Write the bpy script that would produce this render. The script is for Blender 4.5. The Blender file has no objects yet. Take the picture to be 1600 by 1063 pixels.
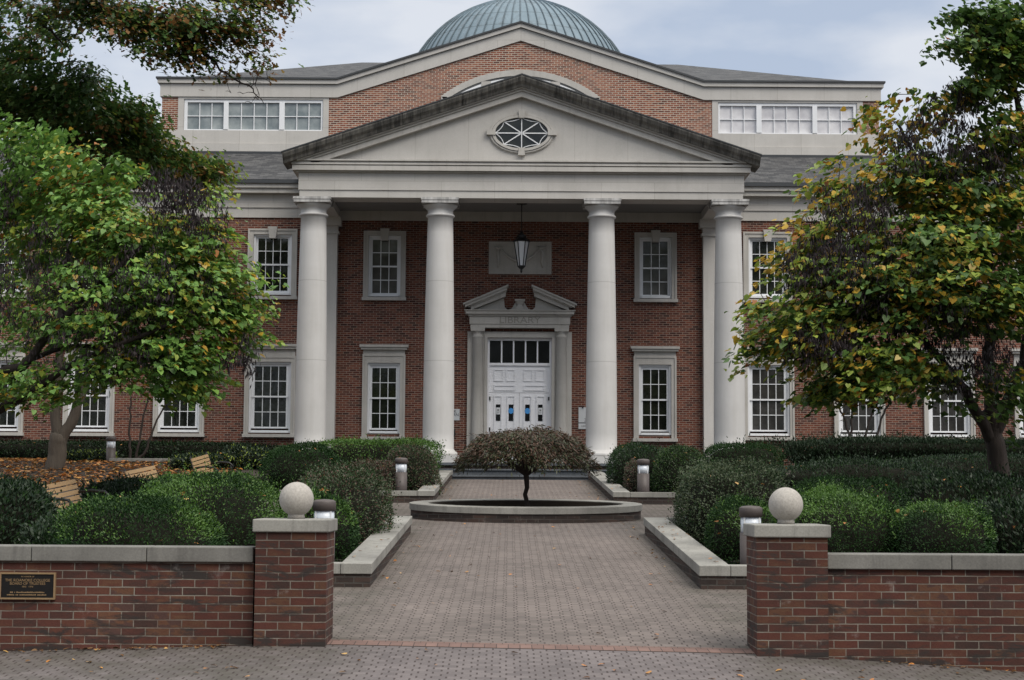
import bpy, math, random
import numpy as np
from mathutils import Matrix, Vector

S = bpy.context.scene
COL = S.collection
R = np.random.default_rng(11)
random.seed(5)
rad = math.radians

# ------------------------------------------------------------------ camera
# eye at z = 0, the building's axis at x = 0, +y runs into the picture
FPX, CX, CY = 2600.0, 800.0, 531.5
PITCH = math.atan((770 - CY) / FPX)
YAW = math.atan((CX - 796.8) / FPX)
ROLL = 0.0063
CAM = np.array([-0.302, 0.0, 0.0])


def ray(u, v):
    """direction through a point of the photograph (1600 x 1063)"""
    x, y = u - CX, -(v - CY)
    c, s = math.cos(ROLL), math.sin(ROLL)
    x, y = x * c - y * s, x * s + y * c
    d = (x / FPX, 1.0, y / FPX)
    c, s = math.cos(PITCH), math.sin(PITCH)
    d = (d[0], d[1] * c - d[2] * s, d[1] * s + d[2] * c)
    c, s = math.cos(-YAW), math.sin(-YAW)
    return np.array([d[0] * c - d[1] * s, d[0] * s + d[1] * c, d[2]])


def at(u, v, Y):
    d = ray(u, v)
    return CAM + d * (Y / d[1])


cam = bpy.data.cameras.new('camera')
cam.sensor_width = 36.0
cam.lens = 36.0 * FPX / 1600.0
cam.clip_end = 3000
camo = bpy.data.objects.new('camera', cam)
COL.objects.link(camo)
S.camera = camo
fw = Vector(ray(CX, CY)).normalized()
rt = Vector(ray(CX + 100, CY) - ray(CX, CY)).normalized()
up = rt.cross(fw).normalized()
M = Matrix((rt, up, -fw)).transposed().to_4x4()
M.translation = Vector(CAM)
camo.matrix_world = M

# ------------------------------------------------------------------ light
S.view_settings.view_transform = 'Standard'
S.view_settings.look = 'None'
S.view_settings.exposure = 0.06
S.view_settings.gamma = 1.0
SUN_EL, SUN_ROT = rad(50), rad(138)
W = bpy.data.worlds.new('World')
S.world = W
W.use_nodes = True
nt = W.node_tree
nt.nodes.clear()
wo = nt.nodes.new('ShaderNodeOutputWorld')
bg = nt.nodes.new('ShaderNodeBackground')
bg.inputs['Strength'].default_value = 0.1
sky = nt.nodes.new('ShaderNodeTexSky')
sky.sky_type = 'NISHITA'
sky.sun_disc = False
sky.sun_elevation = SUN_EL
sky.sun_rotation = SUN_ROT
tc = nt.nodes.new('ShaderNodeTexCoord')
mp = nt.nodes.new('ShaderNodeMapping')
mp.inputs['Scale'].default_value = (1.0, 1.0, 2.6)
mp.inputs['Location'].default_value = (0.35, 0.1, 0.55)
nz = nt.nodes.new('ShaderNodeTexNoise')
nz.inputs['Scale'].default_value = 4.6
nz.inputs['Detail'].default_value = 6
nz.inputs['Roughness'].default_value = 0.5
rp = nt.nodes.new('ShaderNodeValToRGB')
rp.color_ramp.elements[0].position = 0.41
rp.color_ramp.elements[0].color = (4.8, 5.6, 7.0, 1)
rp.color_ramp.elements[1].position = 0.60
rp.color_ramp.elements[1].color = (7.7, 8.0, 8.6, 1)
mx = nt.nodes.new('ShaderNodeMix')
mx.data_type = 'RGBA'
mx.inputs['Factor'].default_value = 0.87
L = nt.links.new
L(tc.outputs['Generated'], mp.inputs['Vector'])
L(mp.outputs['Vector'], nz.inputs['Vector'])
L(nz.outputs['Fac'], rp.inputs['Fac'])
L(sky.outputs['Color'], mx.inputs[6])
L(rp.outputs['Color'], mx.inputs[7])
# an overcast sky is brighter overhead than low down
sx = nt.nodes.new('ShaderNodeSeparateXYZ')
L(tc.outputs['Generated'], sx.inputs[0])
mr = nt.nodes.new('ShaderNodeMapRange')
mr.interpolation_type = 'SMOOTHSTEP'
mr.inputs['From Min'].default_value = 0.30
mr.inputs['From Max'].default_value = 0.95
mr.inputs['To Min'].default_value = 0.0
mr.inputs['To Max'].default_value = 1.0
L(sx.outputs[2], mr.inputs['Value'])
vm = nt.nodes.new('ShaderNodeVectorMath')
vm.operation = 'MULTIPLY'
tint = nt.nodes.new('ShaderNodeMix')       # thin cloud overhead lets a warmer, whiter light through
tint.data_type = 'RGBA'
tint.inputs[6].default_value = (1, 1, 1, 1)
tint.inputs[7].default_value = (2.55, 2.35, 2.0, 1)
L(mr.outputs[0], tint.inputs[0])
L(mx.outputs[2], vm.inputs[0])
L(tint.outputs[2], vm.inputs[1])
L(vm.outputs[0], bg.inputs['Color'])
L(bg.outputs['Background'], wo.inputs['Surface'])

sl = bpy.data.lights.new('sun', 'SUN')
sl.energy = 2.7
sl.angle = rad(40)
sl.color = (1.0, 0.94, 0.85)
so = bpy.data.objects.new('sun', sl)
COL.objects.link(so)
sd = Vector((math.sin(SUN_ROT) * math.cos(SUN_EL), math.cos(SUN_ROT) * math.cos(SUN_EL), math.sin(SUN_EL)))
so.rotation_euler = sd.to_track_quat('Z', 'Y').to_euler()
so.location = (30, -10, 40)

S.cycles.use_denoising = True
S.cycles.max_bounces = 6
S.cycles.diffuse_bounces = 2
S.cycles.glossy_bounces = 2
S.cycles.transmission_bounces = 3
S.cycles.transparent_max_bounces = 4
S.render.film_transparent = False


# ------------------------------------------------------------------ materials
class NT:
    """small wrapper that makes writing node trees short"""
    def __init__(self, name):
        self.m = bpy.data.materials.new(name)
        self.m.use_nodes = True
        self.t = self.m.node_tree
        self.t.nodes.clear()
        self.out = self.t.nodes.new('ShaderNodeOutputMaterial')
        self.p = self.t.nodes.new('ShaderNodeBsdfPrincipled')
        self.link(self.p.outputs[0], self.out.inputs[0])

    def link(self, a, b):
        self.t.links.new(a, b)

    def node(self, typ, **kw):
        n = self.t.nodes.new(typ)
        for k, v in kw.items():
            if k.startswith('_'):
                setattr(n, k[1:], v)
            else:
                self.inp(n.inputs[k.replace('__', ' ')], v)
        return n

    def inp(self, sock, v):
        if hasattr(v, 'node') or isinstance(v, bpy.types.NodeSocket):
            self.link(v, sock)
        else:
            sock.default_value = v

    def math(self, op, a, b=0.0, c=0.0):
        n = self.t.nodes.new('ShaderNodeMath')
        n.operation = op
        for i, v in enumerate((a, b, c)):
            self.inp(n.inputs[i], v)
        return n.outputs[0]

    def mix(self, f, a, b, mode='MIX'):
        n = self.t.nodes.new('ShaderNodeMix')
        n.data_type = 'RGBA'
        n.blend_type = mode
        for i, v in ((0, f), (6, a), (7, b)):
            if isinstance(v, tuple) and len(v) == 3:
                v = v + (1,)
            self.inp(n.inputs[i], v)
        return n.outputs[2]

    def ramp(self, f, stops, interp='LINEAR'):
        n = self.t.nodes.new('ShaderNodeValToRGB')
        r = n.color_ramp
        r.interpolation = interp
        while len(r.elements) < len(stops):
            r.elements.new(0.5)
        for e, (p, c) in zip(r.elements, stops):
            e.position = p
            if not isinstance(c, tuple):
                c = (c, c, c)
            e.color = tuple(c[:3]) + (1,)
        self.link(f, n.inputs[0])
        return n.outputs[0]

    def noise(self, vec, scale, detail=4, rough=0.55, dist=0.0):
        n = self.node('ShaderNodeTexNoise', Scale=scale, Detail=detail, Roughness=rough, Distortion=dist)
        if vec is not None:
            self.link(vec, n.inputs['Vector'])
        return n.outputs['Fac']

    def mapping(self, vec, scale=(1, 1, 1), loc=(0, 0, 0)):
        n = self.node('ShaderNodeMapping', Scale=scale, Location=loc)
        self.link(vec, n.inputs['Vector'])
        return n.outputs[0]

    def coord(self, k='Object'):
        return self.node('ShaderNodeTexCoord').outputs[k]

    def bump(self, h, strength=0.4, dist=0.01):
        n = self.node('ShaderNodeBump', Strength=strength, Distance=dist)
        self.link(h, n.inputs['Height'])
        self.link(n.outputs[0], self.p.inputs['Normal'])

    def base(self, c):
        self.inp(self.p.inputs['Base Color'], c if not isinstance(c, tuple) else tuple(c[:3]) + (1,))
        return self

    def rough(self, v):
        self.inp(self.p.inputs['Roughness'], v)
        return self

    def spec(self, v):
        self.inp(self.p.inputs['Specular IOR Level'], v)
        return self


def brick_mat(name, stops, mortar, dirt=0.3, mort=0.008, tint=1.0, bump=0.5, big=None, stain=None, worn=0.0):
    n = NT(name)
    uv = n.coord('UV')
    ob = n.coord('Object')
    # hand-laid courses wander a little
    wob = n.node('ShaderNodeTexNoise', Scale=9.0, Detail=2.0)
    n.link(uv, wob.inputs['Vector'])
    off = n.node('ShaderNodeVectorMath', _operation='SCALE')
    sub = n.node('ShaderNodeVectorMath', _operation='SUBTRACT')
    n.link(wob.outputs['Color'], sub.inputs[0])
    sub.inputs[1].default_value = (0.5, 0.5, 0.5)
    n.link(sub.outputs[0], off.inputs[0])
    off.inputs['Scale'].default_value = 0.006
    add = n.node('ShaderNodeVectorMath', _operation='ADD')
    n.link(uv, add.inputs[0])
    n.link(off.outputs[0], add.inputs[1])
    b = n.node('ShaderNodeTexBrick', Scale=1.0, Mortar__Size=mort, Mortar__Smooth=0.25, Bias=0.0,
               Brick__Width=0.203, Row__Height=0.0677)
    b.offset = 0.5
    n.link(add.outputs[0], b.inputs['Vector'])
    b.inputs['Color1'].default_value = (0, 0, 0, 1)
    b.inputs['Color2'].default_value = (1, 1, 1, 1)
    b.inputs['Mortar'].default_value = (0.5, 0.5, 0.5, 1)
    jit = n.math('MULTIPLY', n.math('SUBTRACT', n.noise(n.mapping(uv, (9, 16, 9)), 1.0, 3, 0.6), 0.5), 0.8)
    col = n.ramp(n.math('ADD', b.outputs['Color'], jit), stops)
    grain = n.noise(uv, 60, 4, 0.7)
    col = n.mix(0.35, col, n.ramp(grain, [(0.25, 0.35), (0.75, 1.35)]), 'MULTIPLY')
    mcol = n.mix(n.noise(uv, 5, 4), tuple(x * 0.6 for x in mortar), tuple(x * 1.15 for x in mortar))
    fac = b.outputs['Fac']
    if worn:
        # joints rubbed or dirtied until they hardly show
        fac = n.math('MULTIPLY', fac, n.ramp(n.noise(uv, 3.2, 5, 0.7), [(0.38, 1.0 - worn), (0.58, 1.0)]))
    col = n.mix(fac, col, mcol)
    large = n.noise(ob, 0.8, 5, 0.6)
    col = n.mix(dirt, col, n.ramp(large, [(0.3, 0.55), (0.7, 1.15)]), 'MULTIPLY')
    if stain:
        # old soot and algae running along the courses
        sv = n.mapping(ob, (1.3, 1.3, 5.0))
        s1 = n.noise(sv, 1.6, 6, 0.7, 0.6)
        zs = n.node('ShaderNodeSeparateXYZ')
        n.link(ob, zs.inputs[0])
        foot = n.ramp(zs.outputs[2], [(0.02, 0.09), (0.32, 0.0)])
        msk = n.ramp(n.math('ADD', s1, foot), [(0.535, 0.0), (0.64, stain)])
        col = n.mix(msk, col, (0.035, 0.03, 0.028))
        eff = n.ramp(n.noise(ob, 4.5, 6, 0.75), [(0.62, 0.0), (0.74, 0.35)])
        col = n.mix(eff, col, (0.34, 0.31, 0.29))
    n.base(col).rough(0.88).spec(0.25)
    h = n.math('SUBTRACT', n.math('MULTIPLY', grain, 0.35), n.math('MULTIPLY', b.outputs['Fac'], 1.0))
    n.bump(h, bump, 0.006)
    return n.m


def stone_mat(name, col, dark, streak=0.25, blotch=0.35, joints=None, rough=0.8, grain=0.12, heavy=None):
    n = NT(name)
    ob = n.coord('Object')
    uv = n.coord('UV')
    c = n.mix(n.ramp(n.noise(ob, 1.1, 6, 0.6), [(0.3, 0.0), (0.75, blotch)]), col, dark)
    st = n.noise(n.mapping(ob, (7.0, 7.0, 0.5)), 1.0, 5, 0.65)
    c = n.mix(n.ramp(st, [(0.52, 0.0), (0.8, streak)]), c, dark)
    g = n.noise(ob, 55, 4, 0.7)
    c = n.mix(grain * 2.2, c, n.ramp(g, [(0.25, 0.55), (0.75, 1.25)]), 'MULTIPLY')
    if heavy:
        hv = n.noise(n.mapping(ob, (11.0, 2.0, 1.0)), 1.0, 6, 0.7)
        big = n.noise(n.mapping(ob, (0.9, 0.9, 0.9)), 1.0, 3)
        c = n.mix(n.ramp(n.math('ADD', hv, n.math('MULTIPLY', big, 0.5)), [(0.62, 0.96), (0.98, 0.3)]), c, heavy)
    if joints:
        b = n.node('ShaderNodeTexBrick', Scale=1.0, Mortar__Size=0.006, Mortar__Smooth=0.2,
                   Brick__Width=joints[0], Row__Height=joints[1])
        n.link(uv, b.inputs['Vector'])
        b.inputs['Color1'].default_value = (0.93, 0.93, 0.93, 1)
        b.inputs['Color2'].default_value = (1.05, 1.05, 1.05, 1)
        b.inputs['Mortar'].default_value = (0.6, 0.58, 0.55, 1)
        c = n.mix(0.75, c, b.outputs['Color'], 'MULTIPLY')
    n.base(c).rough(rough).spec(0.3)
    n.bump(g, 0.15, 0.004)
    return n.m


def plain(name, col, rough=0.6, metal=0.0, var=0.15, scale=20, spec=0.5, bump=0.0):
    n = NT(name)
    ob = n.coord('Object')
    g = n.noise(ob, scale, 4, 0.6)
    c = n.mix(g, tuple(x * (1 - var) for x in col), tuple(min(1, x * (1 + var)) for x in col))
    n.base(c).rough(rough).spec(spec)
    n.p.inputs['Metallic'].default_value = metal
    if bump:
        n.bump(g, bump, 0.01)
    return n.m


MAT = {}
MAT['brick'] = brick_mat('facade_brick', [(0.0, (0.045, 0.02, 0.017)), (0.25, (0.10, 0.032, 0.023)),
                         (0.6, (0.155, 0.048, 0.030)), (0.85, (0.19, 0.066, 0.040)), (1.0, (0.09, 0.04, 0.032))],
                         (0.32, 0.25, 0.205), dirt=0.3, mort=0.0085)
MAT['brick_gable'] = brick_mat('gable_brick', [(0.0, (0.10, 0.045, 0.034)), (0.3, (0.19, 0.070, 0.047)),
                               (0.65, (0.26, 0.095, 0.058)), (1.0, (0.31, 0.135, 0.082))],
                               (0.56, 0.50, 0.42), dirt=0.2, mort=0.0095)
MAT['brick_garden'] = brick_mat('garden_brick', [(0.0, (0.058, 0.033, 0.028)), (0.2, (0.080, 0.035, 0.028)),
                                (0.5, (0.102, 0.037, 0.028)), (0.75, (0.110, 0.044, 0.030)), (0.92, (0.128, 0.062, 0.037)),
                                (1.0, (0.085, 0.045, 0.038))], (0.27, 0.245, 0.205), dirt=0.85, bump=0.9, stain=0.92, mort=0.0052, worn=0.55)
MAT['brick_kerb'] = brick_mat('kerb_brick', [(0.0, (0.035, 0.026, 0.023)), (0.5, (0.06, 0.040, 0.034)),
                              (1.0, (0.085, 0.055, 0.045))], (0.10, 0.09, 0.08), dirt=0.6, bump=0.7, stain=0.6)
MAT['stone'] = stone_mat('limestone', (0.52, 0.50, 0.472), (0.29, 0.275, 0.25), joints=(1.55, 3.0))
MAT['stone_trim'] = stone_mat('limestone_trim', (0.50, 0.48, 0.45), (0.24, 0.225, 0.20), streak=0.5, blotch=0.45)
MAT['stone_column'] = stone_mat('limestone_column', (0.57, 0.55, 0.525), (0.36, 0.34, 0.32), streak=0.3, blotch=0.3)
MAT['stone_dark'] = stone_mat('sooty_limestone', (0.40, 0.38, 0.34), (0.16, 0.15, 0.13), streak=0.6, blotch=0.6,
                              heavy=(0.045, 0.044, 0.042))
MAT['concrete'] = stone_mat('weathered_concrete', (0.34, 0.33, 0.30), (0.11, 0.105, 0.098), streak=0.75, blotch=0.8, grain=0.25)
MAT['concrete_wall'] = stone_mat('sooty_concrete', (0.235, 0.227, 0.208), (0.075, 0.071, 0.066), streak=0.85, blotch=0.85, grain=0.25)
MAT['concrete_ball'] = stone_mat('pitted_concrete', (0.42, 0.395, 0.36), (0.22, 0.19, 0.17), streak=0.2, blotch=0.5, grain=0.3)
MAT['white'] = plain('white_paint', (0.72, 0.73, 0.75), 0.45, var=0.06, scale=5)
MAT['door_white'] = plain('door_paint', (0.86, 0.86, 0.89), 0.4, var=0.04, scale=3)
MAT['black_iron'] = plain('black_iron', (0.012, 0.012, 0.013), 0.45, var=0.3, spec=0.4)
MAT['bronze_box'] = plain('bronze_coated_steel', (0.085, 0.07, 0.066), 0.5, var=0.2, spec=0.35)
MAT['lens'] = plain('frosted_lens', (0.62, 0.66, 0.72), 0.25, var=0.1, scale=6)
MAT['lantern_glass'] = plain('milky_glass', (0.75, 0.77, 0.80), 0.3, var=0.06)
MAT['flashing'] = plain('dark_flashing', (0.035, 0.038, 0.042), 0.5, var=0.3)
MAT['soffit'] = plain('painted_soffit', (0.22, 0.215, 0.21), 0.8, var=0.08, scale=2)
MAT['mulch'] = plain('mulch', (0.035, 0.026, 0.019), 0.95, var=0.6, scale=40, bump=0.6)
MAT['bluestone'] = stone_mat('bluestone', (0.125, 0.137, 0.152), (0.05, 0.055, 0.062), streak=0.7, blotch=0.8, joints=(0.75, 4.0), grain=0.3)
MAT['sign'] = plain('grey_sign', (0.50, 0.515, 0.53), 0.5, var=0.05, scale=6)
MAT['ink'] = plain('dark_lettering', (0.03, 0.03, 0.035), 0.6, var=0.1)
MAT['ink_grey'] = plain('grey_lettering', (0.22, 0.22, 0.23), 0.6, var=0.1)
MAT['stone_letter'] = plain('shadowed_stone_letter', (0.25, 0.235, 0.21), 0.85, var=0.25)
MAT['paper'] = plain('white_paper', (0.72, 0.74, 0.76), 0.7, var=0.05)
MAT['sticker_blue'] = plain('blue_sticker', (0.06, 0.30, 0.70), 0.5, var=0.08)
MAT['plaque'] = plain('dark_bronze', (0.010, 0.009, 0.009), 0.55, var=0.3, spec=0.25)
MAT['plaque_gold'] = plain('worn_brass', (0.36, 0.24, 0.13), 0.45, metal=0.5, var=0.3, scale=60)
MAT['curtain'] = plain('window_blind', (0.30, 0.31, 0.31), 0.8, var=0.25, scale=4)


def slate():
    n = NT('roof_slate')
    uv = n.coord('UV')
    b = n.node('ShaderNodeTexBrick', Scale=1.0, Mortar__Size=0.006, Mortar__Smooth=0.4, Brick__Width=0.26, Row__Height=0.14)
    n.link(uv, b.inputs['Vector'])
    b.inputs['Color1'].default_value = (0.034, 0.035, 0.039, 1)
    b.inputs['Color2'].default_value = (0.095, 0.094, 0.095, 1)
    b.inputs['Mortar'].default_value = (0.025, 0.025, 0.028, 1)
    c = n.mix(0.6, b.outputs['Color'], n.ramp(n.noise(uv, 1.6, 6, 0.7), [(0.3, 0.5), (0.7, 1.3)]), 'MULTIPLY')
    n.base(c).rough(0.75).spec(0.4)
    n.bump(n.math('SUBTRACT', n.noise(uv, 14, 3), b.outputs['Fac']), 0.6, 0.02)
    return n.m


def copper():
    n = NT('copper_patina')
    ob = n.coord('Object')
    sep = n.node('ShaderNodeSeparateXYZ')
    n.link(ob, sep.inputs[0])
    c = n.mix(n.noise(ob, 1.3, 6, 0.65), (0.115, 0.165, 0.20), (0.20, 0.265, 0.31))
    st = n.noise(n.mapping(ob, (4, 4, 0.6)), 1.0, 4)
    c = n.mix(n.ramp(st, [(0.5, 0.0), (0.75, 0.55)]), c, (0.075, 0.085, 0.09))
    # horizontal laps of the sheets
    lap = n.math('LESS_THAN', n.math('FRACT', n.math('MULTIPLY', sep.outputs[2], 1.7)), 0.06)
    c = n.mix(n.math('MULTIPLY', lap, 0.45), c, (0.03, 0.045, 0.05))
    # standing seams: dark lines in the colour strengthen their weak shading
    an = n.math('ARCTAN2', n.math('SUBTRACT', sep.outputs[1], 10.9), sep.outputs[0])
    fr = n.math('FRACT', n.math('ADD', n.math('MULTIPLY', an, 72 / (2 * math.pi)), 0.5))
    near = n.math('LESS_THAN', n.math('ABSOLUTE', n.math('SUBTRACT', fr, 0.5)), 0.075)
    c = n.mix(n.math('MULTIPLY', near, 0.55), c, (0.022, 0.033, 0.038))
    n.base(c).rough(0.55).spec(0.4)
    return n.m


def pavers(name, cols, row, width, zig, joint):
    """interlocking concrete pavers: short dark end joints that step sideways from row to row"""
    n = NT(name)
    uv = n.coord('UV')
    sep = n.node('ShaderNodeSeparateXYZ')
    n.link(uv, sep.inputs[0])
    x, y = sep.outputs[0], sep.outputs[1]
    ry = n.math('DIVIDE', y, row)
    ri = n.math('FLOOR', ry)
    fy = n.math('FRACT', ry)
    par = n.math('SUBTRACT', n.math('FLOORED_MODULO', ri, 2.0), 0.5)
    xs = n.math('ADD', n.math('DIVIDE', x, width), n.math('MULTIPLY', par, zig))
    jit = n.node('ShaderNodeTexWhiteNoise', _noise_dimensions='1D')
    n.link(ri, jit.inputs['W'])
    xs = n.math('ADD', xs, n.math('MULTIPLY', jit.outputs['Value'], 0.09))
    fx = n.math('FRACT', xs)
    d = n.math('MINIMUM', fx, n.math('SUBTRACT', 1.0, fx))
    jx = n.math('LESS_THAN', d, joint / width)
    yy = n.math('MULTIPLY', n.math('GREATER_THAN', fy, 0.12), n.math('LESS_THAN', fy, 0.86))
    hole = n.math('MULTIPLY', jx, yy)
    dy = n.math('MINIMUM', fy, n.math('SUBTRACT', 1.0, fy))
    lines = n.math('LESS_THAN', dy, 0.035)
    cell = n.node('ShaderNodeTexWhiteNoise', _noise_dimensions='2D')
    cv = n.node('ShaderNodeCombineXYZ')
    n.link(n.math('FLOOR', xs), cv.inputs[0])
    n.link(ri, cv.inputs[1])
    n.link(cv.outputs[0], cell.inputs['Vector'])
    c = n.mix(cell.outputs['Value'], cols[0], cols[1])
    big = n.noise(uv, 0.55, 5, 0.65)
    c = n.mix(0.75, c, n.ramp(big, [(0.3, 0.72), (0.72, 1.2)]), 'MULTIPLY')
    fine = n.noise(uv, 45, 4, 0.75)
    c = n.mix(0.4, c, n.ramp(fine, [(0.25, 0.5), (0.75, 1.35)]), 'MULTIPLY')
    spot = n.ramp(n.noise(uv, 2.7, 5, 0.7), [(0.6, 0.0), (0.75, 0.4)])
    c = n.mix(spot, c, tuple(v * 0.5 for v in cols[0]))
    edge = n.math('ABSOLUTE', x)
    near_k = n.math('MULTIPLY', n.ramp(n.math('SUBTRACT', edge, 0.95), [(0.35, 0.0), (0.88, 0.8)]), n.ramp(n.noise(uv, 1.9, 5, 0.75), [(0.35, 0.15), (0.65, 1.0)]))
    c = n.mix(near_k, c, (0.062, 0.056, 0.042))
    c = n.mix(n.math('MULTIPLY', lines, 0.33), c, (0.05, 0.045, 0.04))
    c = n.mix(n.math('MULTIPLY', hole, 0.85), c, (0.032, 0.02, 0.018))
    n.base(c).rough(0.85).spec(0.35)
    h = n.math('SUBTRACT', n.math('MULTIPLY', fine, 0.3), hole)
    n.bump(h, 0.5, 0.006)
    return n.m


def soldier():
    n = NT('red_soldier_bricks')
    uv = n.coord('UV')
    b = n.node('ShaderNodeTexBrick', Scale=1.0, Mortar__Size=0.004, Mortar__Smooth=0.2, Brick__Width=0.1, Row__Height=0.4)
    n.link(uv, b.inputs['Vector'])
    b.inputs['Color1'].default_value = (0.142, 0.084, 0.069, 1)
    b.inputs['Color2'].default_value = (0.195, 0.118, 0.096, 1)
    b.inputs['Mortar'].default_value = (0.05, 0.03, 0.025, 1)
    c = n.mix(0.6, b.outputs['Color'], n.ramp(n.noise(uv, 6, 5), [(0.3, 0.7), (0.7, 1.2)]), 'MULTIPLY')
    n.base(c).rough(0.85)
    return n.m


def glass(name, inner, bright=None):
    """old float glass over a dark room: a polished dark pane that really reflects"""
    n = NT(name)
    ob = n.coord('Object')
    c = n.mix(n.ramp(n.noise(ob, 2.2, 4), [(0.35, 0.0), (0.7, 1.0)]), inner, bright or tuple(v * 1.7 for v in inner))
    n.base(c).rough(0.04).spec(0.5)
    n.bump(n.noise(ob, 2.0, 2), 0.06, 0.05)
    return n.m


def leaf_mat(name, cols, trans=0.28, rough=0.45, spec=0.35):
    n = NT(name)
    geo = n.node('ShaderNodeNewGeometry')
    stops = [(i / max(1, len(cols) - 1), c) for i, c in enumerate(cols)]
    c = n.ramp(geo.outputs['Random Per Island'], stops)
    v = n.noise(n.coord('Object'), 1.4, 3)
    c = n.mix(0.6, c, n.ramp(v, [(0.3, 0.7), (0.7, 1.25)]), 'MULTIPLY')
    n.base(c).rough(rough).spec(spec)
    tr = n.node('ShaderNodeBsdfTranslucent')
    n.link(c, tr.inputs['Color'])
    ms = n.node('ShaderNodeMixShader')
    ms.inputs[0].default_value = trans
    n.link(n.p.outputs[0], ms.inputs[1])
    n.link(tr.outputs[0], ms.inputs[2])
    n.link(ms.outputs[0], n.out.inputs[0])
    return n.m


def bark(name, a, b):
    n = NT(name)
    ob = n.coord('Object')
    g = n.noise(n.mapping(ob, (9, 9, 1.5)), 1.6, 6, 0.7)
    n.base(n.mix(g, a, b)).rough(0.9).spec(0.2)
    n.bump(g, 0.8, 0.03)
    return n.m


def wood():
    n = NT('bench_wood')
    ob = n.coord('UV')
    g = n.noise(n.mapping(ob, (3, 60, 1)), 1.0, 5, 0.6)
    n.base(n.mix(g, (0.22, 0.135, 0.065), (0.44, 0.295, 0.15))).rough(0.6)
    return n.m


MAT['slate'] = slate()
MAT['copper'] = copper()
MAT['paver_plaza'] = pavers('plaza_pavers', [(0.128, 0.107, 0.097), (0.180, 0.150, 0.135)], 0.098, 0.112, 0.27, 0.0075)
MAT['paver_walk'] = pavers('pavement_pavers', [(0.120, 0.103, 0.102), (0.17, 0.147, 0.144)], 0.105, 0.112, 0.42, 0.0075)
MAT['soldier'] = soldier()
MAT['glass'] = glass('window_glass', (0.007, 0.008, 0.007), (0.022, 0.025, 0.017))
MAT['glass_blind'] = glass('window_glass_with_blind', (0.055, 0.055, 0.052), (0.11, 0.108, 0.10))
MAT['glass_grey'] = glass('window_glass_with_grey_shade', (0.022, 0.021, 0.020), (0.05, 0.047, 0.043))
MAT['glass_attic'] = glass('attic_glass_with_curtain', (0.16, 0.19, 0.20), (0.33, 0.36, 0.36))
MAT['glass_attic_pale'] = glass('attic_curtain_painted_reflection', (0.50, 0.49, 0.51), (0.69, 0.68, 0.69))  # curtain tone made paler: a whitish reflection is put into the pane colour
MAT['glass_black'] = plain('transom_glass', (0.004, 0.004, 0.005), 0.06, var=0.2, spec=0.4)
MAT['wood'] = wood()
MAT['bark'] = bark('grey_bark', (0.055, 0.045, 0.036), (0.15, 0.125, 0.10))
MAT['bark_dark'] = bark('dark_bark', (0.018, 0.014, 0.013), (0.06, 0.048, 0.042))
MAT['lf_green'] = leaf_mat('redbud_leaf_green', [(0.07, 0.15, 0.034), (0.125, 0.255, 0.05), (0.19, 0.34, 0.065), (0.135, 0.245, 0.08)], 0.26)
MAT['lf_green_dark'] = leaf_mat('redbud_leaf_deep_green', [(0.036, 0.078, 0.020), (0.065, 0.13, 0.028), (0.10, 0.18, 0.038), (0.06, 0.125, 0.042)], 0.25)
MAT['lf_yg'] = leaf_mat('redbud_leaf_yellow_green', [(0.20, 0.31, 0.05), (0.30, 0.36, 0.055), (0.24, 0.32, 0.08)], 0.35)
MAT['lf_yellow'] = leaf_mat('redbud_leaf_yellow', [(0.50, 0.33, 0.045), (0.60, 0.40, 0.05), (0.42, 0.24, 0.04), (0.52, 0.40, 0.11)], 0.35)
MAT['lf_orange'] = leaf_mat('leaf_orange', [(0.34, 0.12, 0.03), (0.42, 0.17, 0.035), (0.26, 0.10, 0.04)])
MAT['lf_brown'] = leaf_mat('leaf_brown', [(0.10, 0.055, 0.03), (0.16, 0.085, 0.04), (0.20, 0.12, 0.06)], 0.1)
MAT['lf_pod'] = leaf_mat('seed_pod', [(0.013, 0.010, 0.012), (0.022, 0.016, 0.018), (0.034, 0.025, 0.027)], 0.03, 0.6, 0.2)
MAT['lf_oak'] = leaf_mat('oak_leaf', [(0.035, 0.08, 0.022), (0.06, 0.125, 0.03), (0.09, 0.155, 0.04)], 0.35)
MAT['lf_oak_turn'] = leaf_mat('oak_leaf_turning', [(0.16, 0.14, 0.03), (0.22, 0.12, 0.035), (0.24, 0.10, 0.035), (0.12, 0.12, 0.03)], 0.3)
MAT['lf_box'] = leaf_mat('boxwood_leaf', [(0.010, 0.028, 0.008), (0.015, 0.040, 0.010), (0.022, 0.050, 0.012), (0.016, 0.040, 0.014)], 0.12, 0.55, 0.12)
MAT['lf_box_new'] = leaf_mat('boxwood_new_growth', [(0.045, 0.11, 0.018), (0.075, 0.16, 0.025), (0.10, 0.19, 0.03)], 0.25)
MAT['lf_yew'] = leaf_mat('yew_needle', [(0.008, 0.026, 0.007), (0.013, 0.038, 0.009), (0.019, 0.048, 0.010)], 0.12, 0.55, 0.12)
MAT['lf_azalea'] = leaf_mat('azalea_leaf', [(0.042, 0.060, 0.032), (0.060, 0.082, 0.042), (0.084, 0.102, 0.056), (0.052, 0.074, 0.042)], 0.15, 0.5, 0.2)
MAT['lf_azalea_red'] = leaf_mat('azalea_leaf_red', [(0.07, 0.032, 0.026), (0.105, 0.048, 0.032), (0.06, 0.04, 0.034)], 0.15)
MAT['lf_laurel'] = leaf_mat('laurel_leaf', [(0.010, 0.023, 0.012), (0.017, 0.034, 0.017), (0.027, 0.045, 0.024), (0.04, 0.058, 0.034)], 0.1, 0.45, 0.25)
MAT['lf_dark'] = leaf_mat('dark_hedge_leaf', [(0.006, 0.015, 0.006), (0.010, 0.022, 0.009), (0.017, 0.031, 0.012)], 0.1, 0.5, 0.18)
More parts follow.
